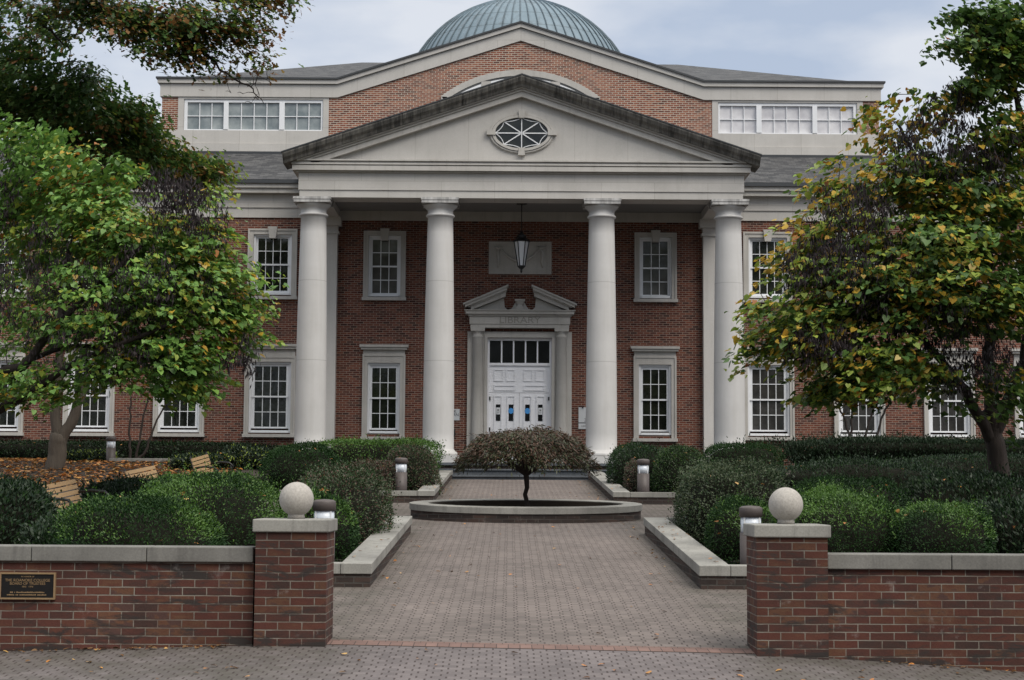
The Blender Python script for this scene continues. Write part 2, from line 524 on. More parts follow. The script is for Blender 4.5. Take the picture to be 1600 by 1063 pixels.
MAT['lf_maple'] = leaf_mat('maple_leaf', [(0.056, 0.034, 0.024), (0.085, 0.050, 0.033), (0.112, 0.058, 0.037), (0.068, 0.062, 0.032)], 0.2)
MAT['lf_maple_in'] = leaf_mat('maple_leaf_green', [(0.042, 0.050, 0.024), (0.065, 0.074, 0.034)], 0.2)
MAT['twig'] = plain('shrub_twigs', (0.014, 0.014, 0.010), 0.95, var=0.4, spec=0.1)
MAT['leaf_gold'] = leaf_mat('fallen_leaf_gold', [(0.55, 0.27, 0.06), (0.50, 0.20, 0.05), (0.34, 0.15, 0.055), (0.60, 0.38, 0.13)], 0.1)


# ------------------------------------------------------------------ builders
class MB:
    """collects shapes and links them as ONE mesh object with UVs in metres"""
    def __init__(self):
        self.v, self.f, self.sm = [], [], []

    def add(self, vs, fs, smooth=False):
        o = len(self.v)
        self.v += [tuple(map(float, p)) for p in vs]
        self.f += [tuple(i + o for i in f) for f in fs]
        self.sm += [smooth] * len(fs)
        return self

    def box(self, x0, x1, y0, y1, z0, z1):
        vs = [(x0, y0, z0), (x1, y0, z0), (x1, y1, z0), (x0, y1, z0), (x0, y0, z1), (x1, y0, z1), (x1, y1, z1), (x0, y1, z1)]
        return self.add(vs, [(0, 3, 2, 1), (4, 5, 6, 7), (0, 1, 5, 4), (1, 2, 6, 5), (2, 3, 7, 6), (3, 0, 4, 7)])

    def prism(self, poly, y0, y1):
        """poly: (x, z) counter-clockwise seen from the front (-y)"""
        n = len(poly)
        vs = [(x, y0, z) for x, z in poly] + [(x, y1, z) for x, z in poly]
        fs = [tuple(range(n)), tuple(range(2 * n - 1, n - 1, -1))]
        fs += [(i, i + n, (i + 1) % n + n, (i + 1) % n) for i in range(n)]
        return self.add(vs, fs)

    def lathe(self, prof, cx, cy, seg=40, smooth=True, ax=1.0, ay=1.0, cap=True):
        vs, fs = [], []
        m = len(prof)
        for i in range(seg):
            a = 2 * math.pi * i / seg
            for r, z in prof:
                vs.append((cx + ax * r * math.cos(a), cy + ay * r * math.sin(a), z))
        for i in range(seg):
            j = (i + 1) % seg
            for k in range(m - 1):
                fs.append((i * m + k, j * m + k, j * m + k + 1, i * m + k + 1))
        self.add(vs, fs, smooth)
        if cap:
            o = len(self.v) - len(vs)
            self.f.append(tuple(o + i * m + m - 1 for i in range(seg)))
            self.f.append(tuple(o + i * m for i in reversed(range(seg))))
            self.sm += [False, False]
        return self

    def tube(self, pts, rs, seg=8, smooth=True):
        pts = [np.array(p, float) for p in pts]
        if not hasattr(rs, '__len__'):
            rs = [rs] * len(pts)
        V, F = tube_np(pts, rs, seg)
        self.add(V, [tuple(q) for q in F], smooth)
        o = len(self.v) - len(V)
        n = len(pts)
        self.f.append(tuple(o + i for i in reversed(range(seg))))
        self.f.append(tuple(o + (n - 1) * seg + i for i in range(seg)))
        self.sm += [False, False]
        return self

    def bar(self, a, b, w, h):
        """square bar between two points"""
        a, b = Vector(a), Vector(b)
        d = (b - a).normalized()
        ref = Vector((0, 0, 1)) if abs(d.z) < 0.9 else Vector((0, 1, 0))
        s = d.cross(ref).normalized() * (w / 2)
        t = s.cross(d).normalized() * (h / 2)
        vs = [a - s - t, a + s - t, a + s + t, a - s + t, b - s - t, b + s - t, b + s + t, b - s + t]
        return self.add(vs, [(0, 1, 2, 3), (7, 6, 5, 4), (0, 4, 5, 1), (1, 5, 6, 2), (2, 6, 7, 3), (3, 7, 4, 0)])

    def build(self, name, mat, parent=None, off=(0, 0, 0), bevel=0.0, fix=True):
        me = bpy.data.meshes.new(name)
        o3 = np.array(off)
        me.from_pydata([tuple(np.array(p) - o3) for p in self.v], [], self.f)
        me.polygons.foreach_set('use_smooth', self.sm)
        if fix:
            import bmesh
            bm = bmesh.new()
            bm.from_mesh(me)
            bmesh.ops.recalc_face_normals(bm, faces=bm.faces)
            bm.to_mesh(me)
            bm.free()
        me.update()
        uvl = me.uv_layers.new(name='UVMap')
        arr = np.zeros(len(me.loops) * 2, np.float32)
        for p in me.polygons:
            nx, ny, nz = abs(p.normal.x), abs(p.normal.y), abs(p.normal.z)
            for li in p.loop_indices:
                c = me.vertices[me.loops[li].vertex_index].co
                if nz >= nx and nz >= ny:
                    if nz < 0.985:          # a sloping roof: measure along the slope
                        if ny > nx:
                            uvw = (c.x + off[0], (c.y + off[1]) / max(nz, 0.2))
                        else:
                            uvw = (c.y + off[1], (c.x + off[0]) / max(nz, 0.2))
                    else:
                        uvw = (c.x + off[0], c.y + off[1])
                elif ny >= nx:
                    uvw = (c.x + off[0], c.z + off[2])
                else:
                    uvw = (c.y + off[1], c.z + off[2])
                arr[li * 2], arr[li * 2 + 1] = uvw
        uvl.data.foreach_set('uv', arr)
        me.materials.append(mat)
        o = bpy.data.objects.new(name, me)
        COL.objects.link(o)
        if parent is not None:
            o.parent = parent
        if bevel:
            b = o.modifiers.new('bevel', 'BEVEL')
            b.width = bevel
            b.segments = 2
            b.limit_method = 'ANGLE'
        return o


def tube_np(pts, rs, seg):
    P = np.array(pts, float)
    n = len(P)
    T = np.gradient(P, axis=0)
    T /= np.linalg.norm(T, axis=1, keepdims=True) + 1e-9
    ref = np.array([0.0, 0.0, 1.0]) if abs(T[0][2]) < 0.8 else np.array([1.0, 0.0, 0.0])
    V = np.zeros((n, seg, 3))
    a = np.arange(seg) * 2 * math.pi / seg
    s = np.cross(T[0], ref)
    for i in range(n):
        s = s - T[i] * np.dot(s, T[i])
        s /= np.linalg.norm(s) + 1e-9
        t = np.cross(T[i], s)
        V[i] = P[i] + rs[i] * (np.cos(a)[:, None] * s + np.sin(a)[:, None] * t)
    F = []
    for i in range(n - 1):
        for k in range(seg):
            m = (k + 1) % seg
            F.append((i * seg + k, i * seg + m, (i + 1) * seg + m, (i + 1) * seg + k))
    return V.reshape(-1, 3), np.array(F, int)


def tag(o, label=None, cat=None, group=None, kind=None):
    if label:
        o['label'] = label
    if cat:
        o['category'] = cat
    if group:
        o['group'] = group
    if kind:
        o['kind'] = kind
    return o


def thing(name, label, cat, loc=(0, 0, 0), rotz=0.0, group=None):
    o = bpy.data.objects.new(name, None)
    COL.objects.link(o)
    o.location = loc
    o.rotation_euler = (0, 0, rotz)
    o.empty_display_size = 0.3
    return tag(o, label, cat, group)


def children(o):
    return [c for c in bpy.data.objects if c.parent == o]


def copy_tree(o, parent=None):
    c = o.copy()
    COL.objects.link(c)
    c.parent = parent
    for ch in children(o):
        copy_tree(ch, c)
    return c


def text_mesh(name, s, size, mat, loc, parent=None, depth=0.004, align='CENTER', sx=1.0):
    cu = bpy.data.curves.new(name, 'FONT')
    cu.body = s
    cu.size = size
    cu.extrude = depth
    cu.align_x = align
    cu.align_y = 'CENTER'
    tmp = bpy.data.objects.new(name, cu)
    COL.objects.link(tmp)
    bpy.context.view_layer.update()
    me = bpy.data.meshes.new_from_object(tmp.evaluated_get(bpy.context.evaluated_depsgraph_get()))
    bpy.data.objects.remove(tmp)
    me.transform(Matrix.Rotation(math.pi / 2, 4, 'X') @ Matrix.Diagonal((sx, 1, 1, 1)))
    me.materials.clear()
    me.materials.append(mat)
    me.name = name
    o = bpy.data.objects.new(name, me)
    COL.objects.link(o)
    o.location = loc
    o.parent = parent
    return o


def np_object(name, parts, mats, parent=None, off=(0, 0, 0), smooth=None):
    """parts: list of (V (n,3), F (m,k) int, material index array or int)"""
    Vs, Ls, starts, mi, sm = [], [], [], [], []
    vo = lo = 0
    for V, F, m in parts[:]:
        if len(F) == 0:
            continue
        V = np.asarray(V, np.float64) - np.array(off)
        F = np.asarray(F)
        k = F.shape[1]
        Vs.append(V)
        Ls.append((F + vo).reshape(-1))
        starts.append(lo + np.arange(len(F)) * k)
        mi.append(np.full(len(F), m, int) if np.isscalar(m) else np.asarray(m, int))
        vo += len(V)
        lo += len(F) * k
    V = np.concatenate(Vs)
    Lp = np.concatenate(Ls)
    st = np.concatenate(starts)
    mi = np.concatenate(mi)
    me = bpy.data.meshes.new(name)
    me.vertices.add(len(V))
    me.vertices.foreach_set('co', V.astype(np.float32).reshape(-1))
    me.loops.add(len(Lp))
    me.loops.foreach_set('vertex_index', Lp.astype(np.int32))
    me.polygons.add(len(st))
    me.polygons.foreach_set('loop_start', st.astype(np.int32))
    for m in mats:
        me.materials.append(m)
    me.polygons.foreach_set('material_index', mi.astype(np.int32))
    if smooth:
        me.polygons.foreach_set('use_smooth', np.ones(len(st), bool))
    me.update(calc_edges=True)
    me.validate()
    o = bpy.data.objects.new(name, me)
    COL.objects.link(o)
    if parent is not None:
        o.parent = parent
    return o


def unit(a):
    return a / (np.linalg.norm(a, axis=-1, keepdims=True) + 1e-9)


def leaves(P, A, N, Ln, Wd, shape='oval'):
    """one small folded blade per row of P; A runs base to tip, N is its upper side"""
    A = unit(A)
    N = unit(N - A * np.sum(N * A, 1, keepdims=True))
    B = np.cross(N, A)
    if shape == 'oval':
        prof = [(0, 0, 0), (0.45, 0.5, 0.12), (1, 0, -0.03), (0.45, -0.5, 0.12)]
        faces = [(0, 1, 2, 3)]
    elif shape == 'heart':
        prof = [(0.10, 0, 0), (-0.03, 0.27, 0.06), (0.28, 0.5, 0.10), (0.68, 0.3, 0.03), (1, 0, -0.12),
                (0.68, -0.3, 0.03), (0.28, -0.5, 0.10), (-0.03, -0.27, 0.06)]
        faces = [(0, 1, 2, 3), (0, 3, 4, 5), (0, 5, 6, 7)]
    elif shape == 'lobed':
        prof = [(0, 0, 0), (0.25, 0.32, 0.06), (0.42, 0.18, 0.02), (0.62, 0.5, 0.08), (1, 0, -0.05),
                (0.62, -0.5, 0.08), (0.42, -0.18, 0.02), (0.25, -0.32, 0.06)]
        faces = [(0, 1, 2, 7), (2, 3, 4, 5), (2, 5, 6, 7)]
        faces = [(0, 1, 2, 7), (7, 2, 5, 6), (2, 3, 4, 5)]
    else:  # blade
        prof = [(0, -0.5, 0), (0, 0.5, 0), (0.6, 0.45, 0.0), (0.6, -0.45, 0.0), (1, 0.0, -0.15)]
        faces = None
    k = len(prof)
    t = np.array([p[0] for p in prof])
    s = np.array([p[1] for p in prof])
    w = np.array([p[2] for p in prof])
    V = (P[:, None, :] + A[:, None, :] * (Ln[:, None] * t)[:, :, None] + B[:, None, :] * (Wd[:, None] * s)[:, :, None]
         + N[:, None, :] * (Wd[:, None] * w)[:, :, None])
    if shape == 'blade':
        V = V[:, [0, 1, 2, 3], :]
        V[:, 2:] = P[:, None, :] + A[:, None, :] * Ln[:, None, None] + B[:, None, :] * (Wd[:, None] * np.array([0.15, -0.15]))[:, :, None]
        faces = [(0, 1, 2, 3)]
        k = 4
    n = len(P)
    fa = np.array(faces)
    F = (np.arange(n)[:, None, None] * k + fa[None]).reshape(-1, fa.shape[1])
    return V.reshape(-1, 3), F, len(faces)


# ------------------------------------------------------------------ terrain
def smooth01(t):
    t = np.clip(t, 0, 1)
    return t * t * (3 - 2 * t)


def G(x, y):
    """height of the sloping forecourt; beds rise a little towards the side wings"""
    x, y = np.asarray(x, float), np.asarray(y, float)
    yy = np.clip(y, -25, 44.6)
    z = -2.083 + 0.0544 * yy
    side = smooth01((np.abs(x) - 4.2) / 3.0)
    z = z + side * 0.5 * smooth01((y - 37) / 11.0)
    low = 1 - smooth01((y - 14.4) / 1.0)
    z = z - low * (0.065 * np.clip(x - 2.1, 0, 9) + 0.03 * np.clip(-x - 2.1, 0, 9))
    z = z - low * 0.0155 * np.clip(x, -2.1, 2.1)
    return z


def Gf(x, y):
    return float(G(x, y))


def sheet(name, xs, ys, mat, dz=0.0, kind='structure', inside=None):
    X, Yg = np.meshgrid(xs, ys)
    Z = G(X, Yg) + dz
    V = np.stack([X, Yg, Z], -1).reshape(-1, 3)
    nx, ny = len(xs), len(ys)
    F = []
    for j in range(ny - 1):
        for i in range(nx - 1):
            if inside and not inside((xs[i] + xs[i + 1]) / 2, (ys[j] + ys[j + 1]) / 2):
                continue
            F.append((j * nx + i, j * nx + i + 1, (j + 1) * nx + i + 1, (j + 1) * nx + i))
    b = MB()
    used = sorted({i for f in F for i in f})
    mp_ = {u: i for i, u in enumerate(used)}
    b.add([tuple(V[u]) for u in used], [tuple(mp_[i] for i in f) for f in F], True)
    o = b.build(name, mat)
    return tag(o, kind=kind)


def arange(a, b, st):
    n = max(1, int(round((b - a) / st)))
    return list(np.linspace(a, b, n + 1))


gx = [-400, -120, -60, -35] + arange(-24, 24, 1.0) + [35, 60, 120, 400]
gy = [-300, -60, -25, -10, 0, 8] + arange(12, 16, 0.4) + arange(17, 56, 1.0) + [60, 70, 90, 150, 900]
sheet('ground', gx, gy, MAT['mulch'], -0.02)
sheet('pavement', arange(-30, 30, 1.0), arange(-6, 13.2, 1.2) + arange(13.4, 14.18, 0.2), MAT['paver_walk'], 0.0)
sheet('brick_band', arange(-2.75, 2.75, 0.5), [14.18, 14.46], MAT['soldier'], 0.004)
px_ = [-9, -7, -5.5, -4.2, -3.1, -2.2, -1.95, 0, 1.95, 2.2, 3.1, 4.2, 5.5, 7, 9]


def on_plaza(x, y):
    ax = abs(x)
    if y < 18.9:
        return ax < 3.1
    if 26.4 < y < 34.3:
        return True
    return ax < 1.95


sheet('plaza', px_, [14.46, 15, 16, 17, 18, 18.9] + arange(19.5, 26.4, 1.0) + arange(27.2, 34.3, 1.0) + arange(35, 44.6, 1.2) + [45.4, 46.3],
      MAT['paver_plaza'], 0.0, inside=on_plaza)
sheet('side_path', [-9.2, -8.2, -7.4, -6.6], arange(17.0, 27.0, 1.0), MAT['paver_plaza'], 0.006)

# ------------------------------------------------------------------ library building
YW, YA, YC, YE = 51.6, 54.3, 48.2, 47.8
BL = np.array([0.0, 51.6, 0.4])
lib = thing('library_building', 'red brick library with a columned stone portico, pediment and green copper dome', 'building', tuple(BL))


def part(name, mb, mat, parent=None, bevel=0.0, label=None):
    o = mb.build(name, MAT[mat], parent or lib, off=tuple(BL), bevel=bevel)
    if label:
        o['label'] = label
    return o


def wall_cells(b, x0, x1, z0, z1, holes, y0, y1, y_hole):
    """front wall with real openings; every opening gets reveals back to y_hole"""
    xs = sorted({x0, x1} | {h[0] for h in holes} | {h[1] for h in holes})
    zs = sorted({z0, z1} | {h[2] for h in holes} | {h[3] for h in holes})
    for i in range(len(xs) - 1):
        for j in range(len(zs) - 1):
            cx, cz = (xs[i] + xs[i + 1]) / 2, (zs[j] + zs[j + 1]) / 2
            if any(h[0] < cx < h[1] and h[2] < cz < h[3] for h in holes):
                continue
            b.add([(xs[i], y0, zs[j]), (xs[i + 1], y0, zs[j]), (xs[i + 1], y0, zs[j + 1]), (xs[i], y0, zs[j + 1])], [(0, 1, 2, 3)])
    for a, c, d, e in holes:
        b.add([(a, y0, d), (c, y0, d), (c, y0, e), (a, y0, e), (a, y_hole, d), (c, y_hole, d), (c, y_hole, e), (a, y_hole, e)],
              [(0, 4, 5, 1), (1, 5, 6, 2), (2, 6, 7, 3), (3, 7, 4, 0), (4, 7, 6, 5)])


WINGX = (7.74, 10.55, 13.34, 16.15)
WINS = []   # kind, x, z of the window's sill bottom
for s in (-1, 1):
    for x in WINGX:
        WINS.append(('wing_low', s * x))
        WINS.append(('wing_up', s * x))
    WINS.append(('porch_low', s * 4.21))
    WINS.append(('porch_up', s * 4.235))
WDEF = {  # half width of the stone, bottom, top, glass half width, glass bottom/top, white half width, white bottom/top, columns
    'wing_low': (0.79, 1.66, 4.18, 0.49, 1.99, 3.87, 0.655, 1.80, 4.0, 4),
    'wing_up': (0.77, 5.95, 8.17, 0.465, 6.24, 7.89, 0.60, 6.10, 8.0, 4),
    'porch_low': (0.665, 1.60, 4.25, 0.37, 1.97, 3.84, 0.505, 1.80, 3.99, 3),
    'porch_up': (0.66, 5.94, 8.13, 0.385, 6.19, 7.87, 0.505, 6.07, 7.99, 3)}
holes = []
for k, x in WINS:
    d = WDEF[k]
    holes.append((x - d[6] - 0.02, x + d[6] + 0.02, d[7] - 0.02, d[8] + 0.02))
holes.append((-1.0, 1.0, 0.84, 4.80))
b = MB()
HX = 20.0
wall_cells(b, -HX, HX, -0.2, 8.56, holes, YW, YW + 0.4, YW + 0.35)
b.add([(-HX, YW, -0.2), (-HX, YW + 26, -0.2), (-HX, YW + 26, 8.56), (-HX, YW, 8.56)], [(0, 1, 2, 3)])
b.add([(HX, YW, -0.2), (HX, YW + 26, -0.2), (HX, YW + 26, 8.56), (HX, YW, 8.56)], [(3, 2, 1, 0)])
b.add([(-HX, YW + 26, -0.2), (HX, YW + 26, -0.2), (HX, YW + 26, 8.56), (-HX, YW + 26, 8.56)], [(3, 2, 1, 0)])
me_wall = b.build('wall', MAT['brick'], lib, off=tuple(BL), fix=False)

# wing entablature and eaves
ent = MB()
ent.box(-HX - 0.02, HX + 0.02, YW - 0.05, YW + 26.02, 8.53, 8.84)
ent.box(-HX - 0.06, HX + 0.06, YW - 0.09, YW + 26.06, 8.84, 9.30)
part('frieze', ent, 'stone')
cor = MB()
cor.box(-HX - 0.30, HX + 0.30, YW - 0.33, YW + 26.3, 9.27, 9.42)
cor.box(-HX - 0.36, HX + 0.36, YW - 0.40, YW + 26.36, 9.42, 9.55)
part('cornice', cor, 'stone_trim')
gut = MB()
gut.box(-HX - 0.42, HX + 0.42, YW - 0.47, YW + 26.42, 9.552, 9.66)
part('gutter', gut, 'flashing')
rf = MB()
y0r, z0r, y1r, z1r = YW - 0.46, 9.67, YA, 11.15
rf.add([(-HX - 0.4, y0r, z0r), (HX + 0.4, y0r, z0r), (HX + 0.4 - 3.1, y1r, z1r), (-HX - 0.4 + 3.1, y1r, z1r),
        (-HX - 0.4, YW + 26.4, z0r), (HX + 0.4, YW + 26.4, z0r), (HX - 2.7, YW + 23.3, z1r), (-HX + 2.7, YW + 23.3, z1r)],
       [(0, 1, 2, 3), (1, 5, 6, 2), (5, 4, 7, 6), (4, 0, 3, 7), (3, 2, 6, 7)])
part('lower_roof', rf, 'slate')
fl = MB()
fl.box(-11.98, 11.98, YA - 0.14, YA - 0.02, 11.08, 11.17)
part('flashing', fl, 'flashing')


# windows -------------------------------------------------------------
def window_proto(kind):
    hw, z0, z1, gw, gz0, gz1, ww, wz0, wz1, ncol = WDEF[kind]
    low = kind.endswith('low')
    st = MB()
    jy0, jy1 = -0.07, 0.06
    st.box(-hw, -ww, jy0, jy1, z0 + 0.10, z1)
    st.box(ww, hw, jy0, jy1, z0 + 0.10, z1)
    st.box(-ww, ww, jy0, jy1, wz1, z1)
    # outer raised fillet of the moulded surround
    e = 0.055
    st.box(-hw - 0.0, -hw + e, jy0 - 0.025, jy0 - 0.0005, z0 + 0.10, z1 - e)
    st.box(hw - e, hw, jy0 - 0.025, jy0 - 0.0005, z0 + 0.10, z1 - e)
    st.box(-hw, hw, jy0 - 0.025, jy0 - 0.0005, z1 - e, z1)
    st.box(-hw - 0.03, hw + 0.03, -0.16, 0.06, z0, z0 + 0.099)       # sill
    if low:
        st.box(-hw + 0.02, hw - 0.02, -0.06, 0.05, z1 + 0.001, 4.40)
        st.box(-hw - 0.05, hw + 0.05, -0.17, 0.05, 4.40, 4.47)
        st.box(-hw - 0.09, hw + 0.09, -0.22, 0.05, 4.471, 4.55)
    else:
        st.add([(-0.10, -0.13, z1 - 0.30), (0.10, -0.13, z1 - 0.30), (0.145, -0.13, z1 + 0.07), (-0.145, -0.13, z1 + 0.07),
                (-0.10, 0.0, z1 - 0.30), (0.10, 0.0, z1 - 0.30), (0.145, 0.0, z1 + 0.07), (-0.145, 0.0, z1 + 0.07)],
               [(0, 1, 2, 3), (1, 5, 6, 2), (4, 0, 3, 7), (3, 2, 6, 7), (0, 4, 5, 1)])
    root = st.build('window', MAT['stone_trim'], None, fix=True)
    fr = MB()
    f0, f1 = 0.0, 0.14
    m = 0.065
    fr.box(-ww + 0.001, -ww + m, f0, f1, wz0, wz1 - 0.001)
    fr.box(ww - m, ww - 0.001, f0, f1, wz0, wz1 - 0.001)
    fr.box(-ww + m, ww - m, f0, f1, wz1 - 0.06, wz1 - 0.002)
    fr.box(-ww + m, ww - m, f0 - 0.03, f1, wz0, wz0 + 0.075)
    fr.build('frame', MAT['white'], root, bevel=0.006)
    sa = MB()
    zm = (gz0 + gz1) / 2
    bw = 0.011
    for lo, hi, yy in ((gz0, zm - 0.02, 0.10), (zm + 0.02, gz1, 0.065)):
        # stiles and rails of one sash
        sa.box(-ww + m, -gw, yy, yy + 0.045, lo - 0.05, hi + 0.04)
        sa.box(gw, ww - m, yy, yy + 0.045, lo - 0.05, hi + 0.04)
        sa.box(-gw, gw, yy, yy + 0.045, lo - 0.05, lo)
        sa.box(-gw, gw, yy, yy + 0.045, hi, hi + 0.04)
        for i in range(1, ncol):
            x = -gw + 2 * gw * i / ncol
            sa.box(x - bw, x + bw, yy + 0.008, yy + 0.04, lo, hi)
        zc = (lo + hi) / 2
        for i in range(ncol):
            xa = -gw + 2 * gw * i / ncol + (bw if i else 0)
            xb = -gw + 2 * gw * (i + 1) / ncol - (bw if i < ncol - 1 else 0)
            sa.box(xa, xb, yy + 0.008, yy + 0.04, zc - bw, zc + bw)
    sa.box(-ww + m, ww - m, 0.055, 0.1, wz1 - 0.061, gz1 + 0.041)
    sa.build('sash', MAT['white'], root)
    gl = MB()
    gl.box(-gw - 0.02, gw + 0.02, 0.128, 0.136, gz0 - 0.02, zm)
    gl.box(-gw - 0.02, gw + 0.02, 0.09, 0.0985, zm, gz1 + 0.02)
    gl.build('pane', MAT['glass_blind'] if kind == 'porch_up' else MAT['glass'], root)
    return root


protos = {}
for k, x in WINS:
    if k not in protos:
        protos[k] = window_proto(k)
        o = protos[k]
        o.parent = lib
    else:
        o = copy_tree(protos[k], lib)
    o.location = (x - BL[0], YW - BL[1], -BL[2])
    if x > 7 and k == 'wing_low':
        for ch in children(o):
            if ch.name.startswith('pane'):
                ch.material_slots[0].link = 'OBJECT'
                ch.material_slots[0].material = MAT['glass_grey']

# portico --------------------------------------------------------------
CXS = (-6.07, -2.36, 2.36, 6.07)
ZF = 0.84


def column_mesh():
    c = MB()
    H0, H1 = 1.24, 8.0
    prof = []
    for i in range(15):
        t = i / 14
        r = 0.452 - 0.082 * (max(0, t - 0.12) / 0.88) ** 1.5
        prof.append((r, H0 + (H1 - H0) * t))
    # a joint between drums every third of the shaft
    pr2 = []
    for r, z in prof:
        pr2.append((r, z))
    pr2 += [(0.415, 8.015), (0.425, 8.045), (0.41, 8.075), (0.375, 8.09), (0.372, 8.20), (0.40, 8.23), (0.47, 8.30), (0.50, 8.34), (0.50, 8.36)]
    c.lathe([(0.55, 1.055), (0.565, 1.09), (0.555, 1.14), (0.52, 1.17), (0.49, 1.175), (0.485, 1.21), (0.46, 1.23)] + pr2, 0, 0, 48)
    c.box(-0.53, 0.53, -0.53, 0.53, 8.362, 8.519)
    c.box(-0.545, 0.545, -0.545, 0.545, 8.45, 8.5195)
    c.box(-0.60, 0.60, -0.60, 0.60, ZF + 0.002, 1.054)
    return c


def column_material():
    n = NT('drum_jointed_limestone')
    ob = n.coord('Object')
    sep = n.node('ShaderNodeSeparateXYZ')
    n.link(ob, sep.inputs[0])
    z = sep.outputs[2]
    c = n.mix(n.ramp(n.noise(ob, 1.0, 6, 0.6), [(0.3, 0.0), (0.75, 0.35)]), (0.535, 0.525, 0.515), (0.33, 0.32, 0.305))
    st = n.noise(n.mapping(ob, (6.0, 6.0, 0.35)), 1.0, 5, 0.65)
    c = n.mix(n.ramp(st, [(0.5, 0.0), (0.8, 0.3)]), c, (0.36, 0.34, 0.31))
    for zj in (3.78, 6.10):
        j = n.math('LESS_THAN', n.math('ABSOLUTE', n.math('SUBTRACT', z, zj)), 0.009)
        c = n.mix(n.math('MULTIPLY', j, 0.45), c, (0.22, 0.21, 0.2))
    # soot that gathers on the abacus
    top = n.math('MULTIPLY', n.math('GREATER_THAN', z, 8.36), n.ramp(n.noise(n.mapping(ob, (5, 5, 1)), 1.0, 5), [(0.4, 0.0), (0.65, 0.8)]))
    c = n.mix(top, c, (0.10, 0.098, 0.095))
    n.base(c).rough(0.8).spec(0.3)
    n.bump(n.noise(ob, 50, 4), 0.12, 0.004)
    return n.m


MAT['column'] = column_material()
col0 = None
for x in CXS:
    if col0 is None:
        col0 = column_mesh().build('column', MAT['column'], lib)
        o = col0
    else:
        o = col0.copy()
        COL.objects.link(o)
        o.parent = lib
    o.location = (x - BL[0], YC - BL[1], -BL[2])
for s in (-1, 1):   # flat pilasters behind the outer columns
    p = MB()
    X = s * 6.07
    p.box(X - 0.37, X + 0.37, YW - 0.26, YW + 0.05, ZF, 8.0)
    p.box(X - 0.42, X + 0.42, YW - 0.31, YW + 0.05, 8.001, 8.08)
    p.box(X - 0.38, X + 0.38, YW - 0.27, YW + 0.05, 8.081, 8.25)
    p.box(X - 0.48, X + 0.48, YW - 0.37, YW + 0.05, 8.251, 8.519)
    p.box(X - 0.47, X + 0.47, YW - 0.36, YW + 0.05, ZF + 0.001, 1.1)
    part('pilaster', p, 'stone_column')

en = MB()
EX = 6.45
en.box(-EX, EX, YE, YE + 0.80, 8.52, 8.734)
en.box(-EX - 0.03, EX + 0.03, YE - 0.03, YE + 0.80, 8.735, 9.24)
for s in (-1, 1):
    xa, xb = sorted((s * (EX - 0.8), s * EX))
    en.box(xa, xb, YE + 0.801, YW - 0.052, 8.52, 8.734)
    xa, xb = sorted((s * (EX - 0.8), s * (EX + 0.03)))
    en.box(xa, xb, YE + 0.801, YW - 0.092, 8.735, 9.24)
part('entablature', en, 'stone')
ce = MB()
ce.box(-5.7, 5.7, YE + 0.79, YW - 0.005, 8.76, 8.84)
part('porch_ceiling', ce, 'soffit')
fz = MB()
fz.box(-5.65, 5.65, YW - 0.06, YW + 0.02, 8.46, 8.758)
part('wall_plate', fz, 'stone_trim')
co = MB()


def ring_cornice(mb, p, z0, z1):
    mb.box(-EX - p, EX + p, YE - p, YE + 0.85, z0, z1)
    for s in (-1, 1):
        xa, xb = sorted((s * (EX - 0.4), s * (EX + p)))
        mb.box(xa, xb, YE + 0.851, YW - 0.41, z0, z1)


ring_cornice(co, 0.10, 9.241, 9.285)
ring_cornice(co, 0.20, 9.286, 9.42)
ring_cornice(co, 0.17, 9.421, 9.45)
ring_cornice(co, 0.22, 9.451, 9.50)
ring_cornice(co, 0.19, 9.501, 9.555)
ring_cornice(co, 0.25, 9.556, 9.60)
part('portico_cornice', co, 'stone_trim')

SL = 0.3365


def rake(mb, ztop, zbot, proj, xend, back=0.85):
    """one moulding band on both slopes of a pediment"""
    for s in (-1, 1):
        x1 = s * xend
        d = SL * xend
        vs = [(0, YE - proj, zbot), (x1, YE - proj, zbot - d), (x1, YE - proj, ztop - d), (0, YE - proj, ztop),
              (0, YE + back, zbot), (x1, YE + back, zbot - d), (x1, YE + back, ztop - d), (0, YE + back, ztop)]
        fs = [(0, 1, 2, 3), (4, 7, 6, 5), (0, 4, 5, 1), (3, 2, 6, 7), (1, 5, 6, 2)]
        mb.add(vs, fs)


ty = MB()
ty.prism([(-5.75, 9.55), (5.75, 9.55), (0, 11.52)], YE - 0.01, YE + 0.3)
part('tympanum', ty, 'stone')
rk = MB()
rake(rk, 11.655, 11.49, 0.19, 6.12)
rake(rk, 11.714, 11.656, 0.24, 6.3)
rake(rk, 11.754, 11.721, 0.31, 6.5)
part('raking_cornice', rk, 'stone_trim')
sm = MB()
for s in (-1, 1):
    for k in range(4):     # stone blocks of the weathered crown moulding, each leaning outward
        xa, xb = (k * 1.725) + (0.006 if k else 0), (k + 1) * 1.725 - 0.006
        def P(x, z, y):
            return (s * x, y, z - SL * x)
        prof = [(YE - 0.36, 11.755), (YE - 0.40, 11.83), (YE - 0.49, 11.90), (YE - 0.55, 12.00), (YE - 0.55, 12.045), (YE + 0.6, 12.045), (YE + 0.6, 11.755)]
        vs = [P(xa, z, y) for y, z in prof] + [P(xb, z, y) for y, z in prof]
        m = len(prof)
        sm.add(vs, [tuple(range(m)), tuple(range(2 * m - 1, m - 1, -1))] + [(i, (i + 1) % m, (i + 1) % m + m, i + m) for i in range(m)])
part('crown_moulding', sm, 'stone_dark')
pr = MB()
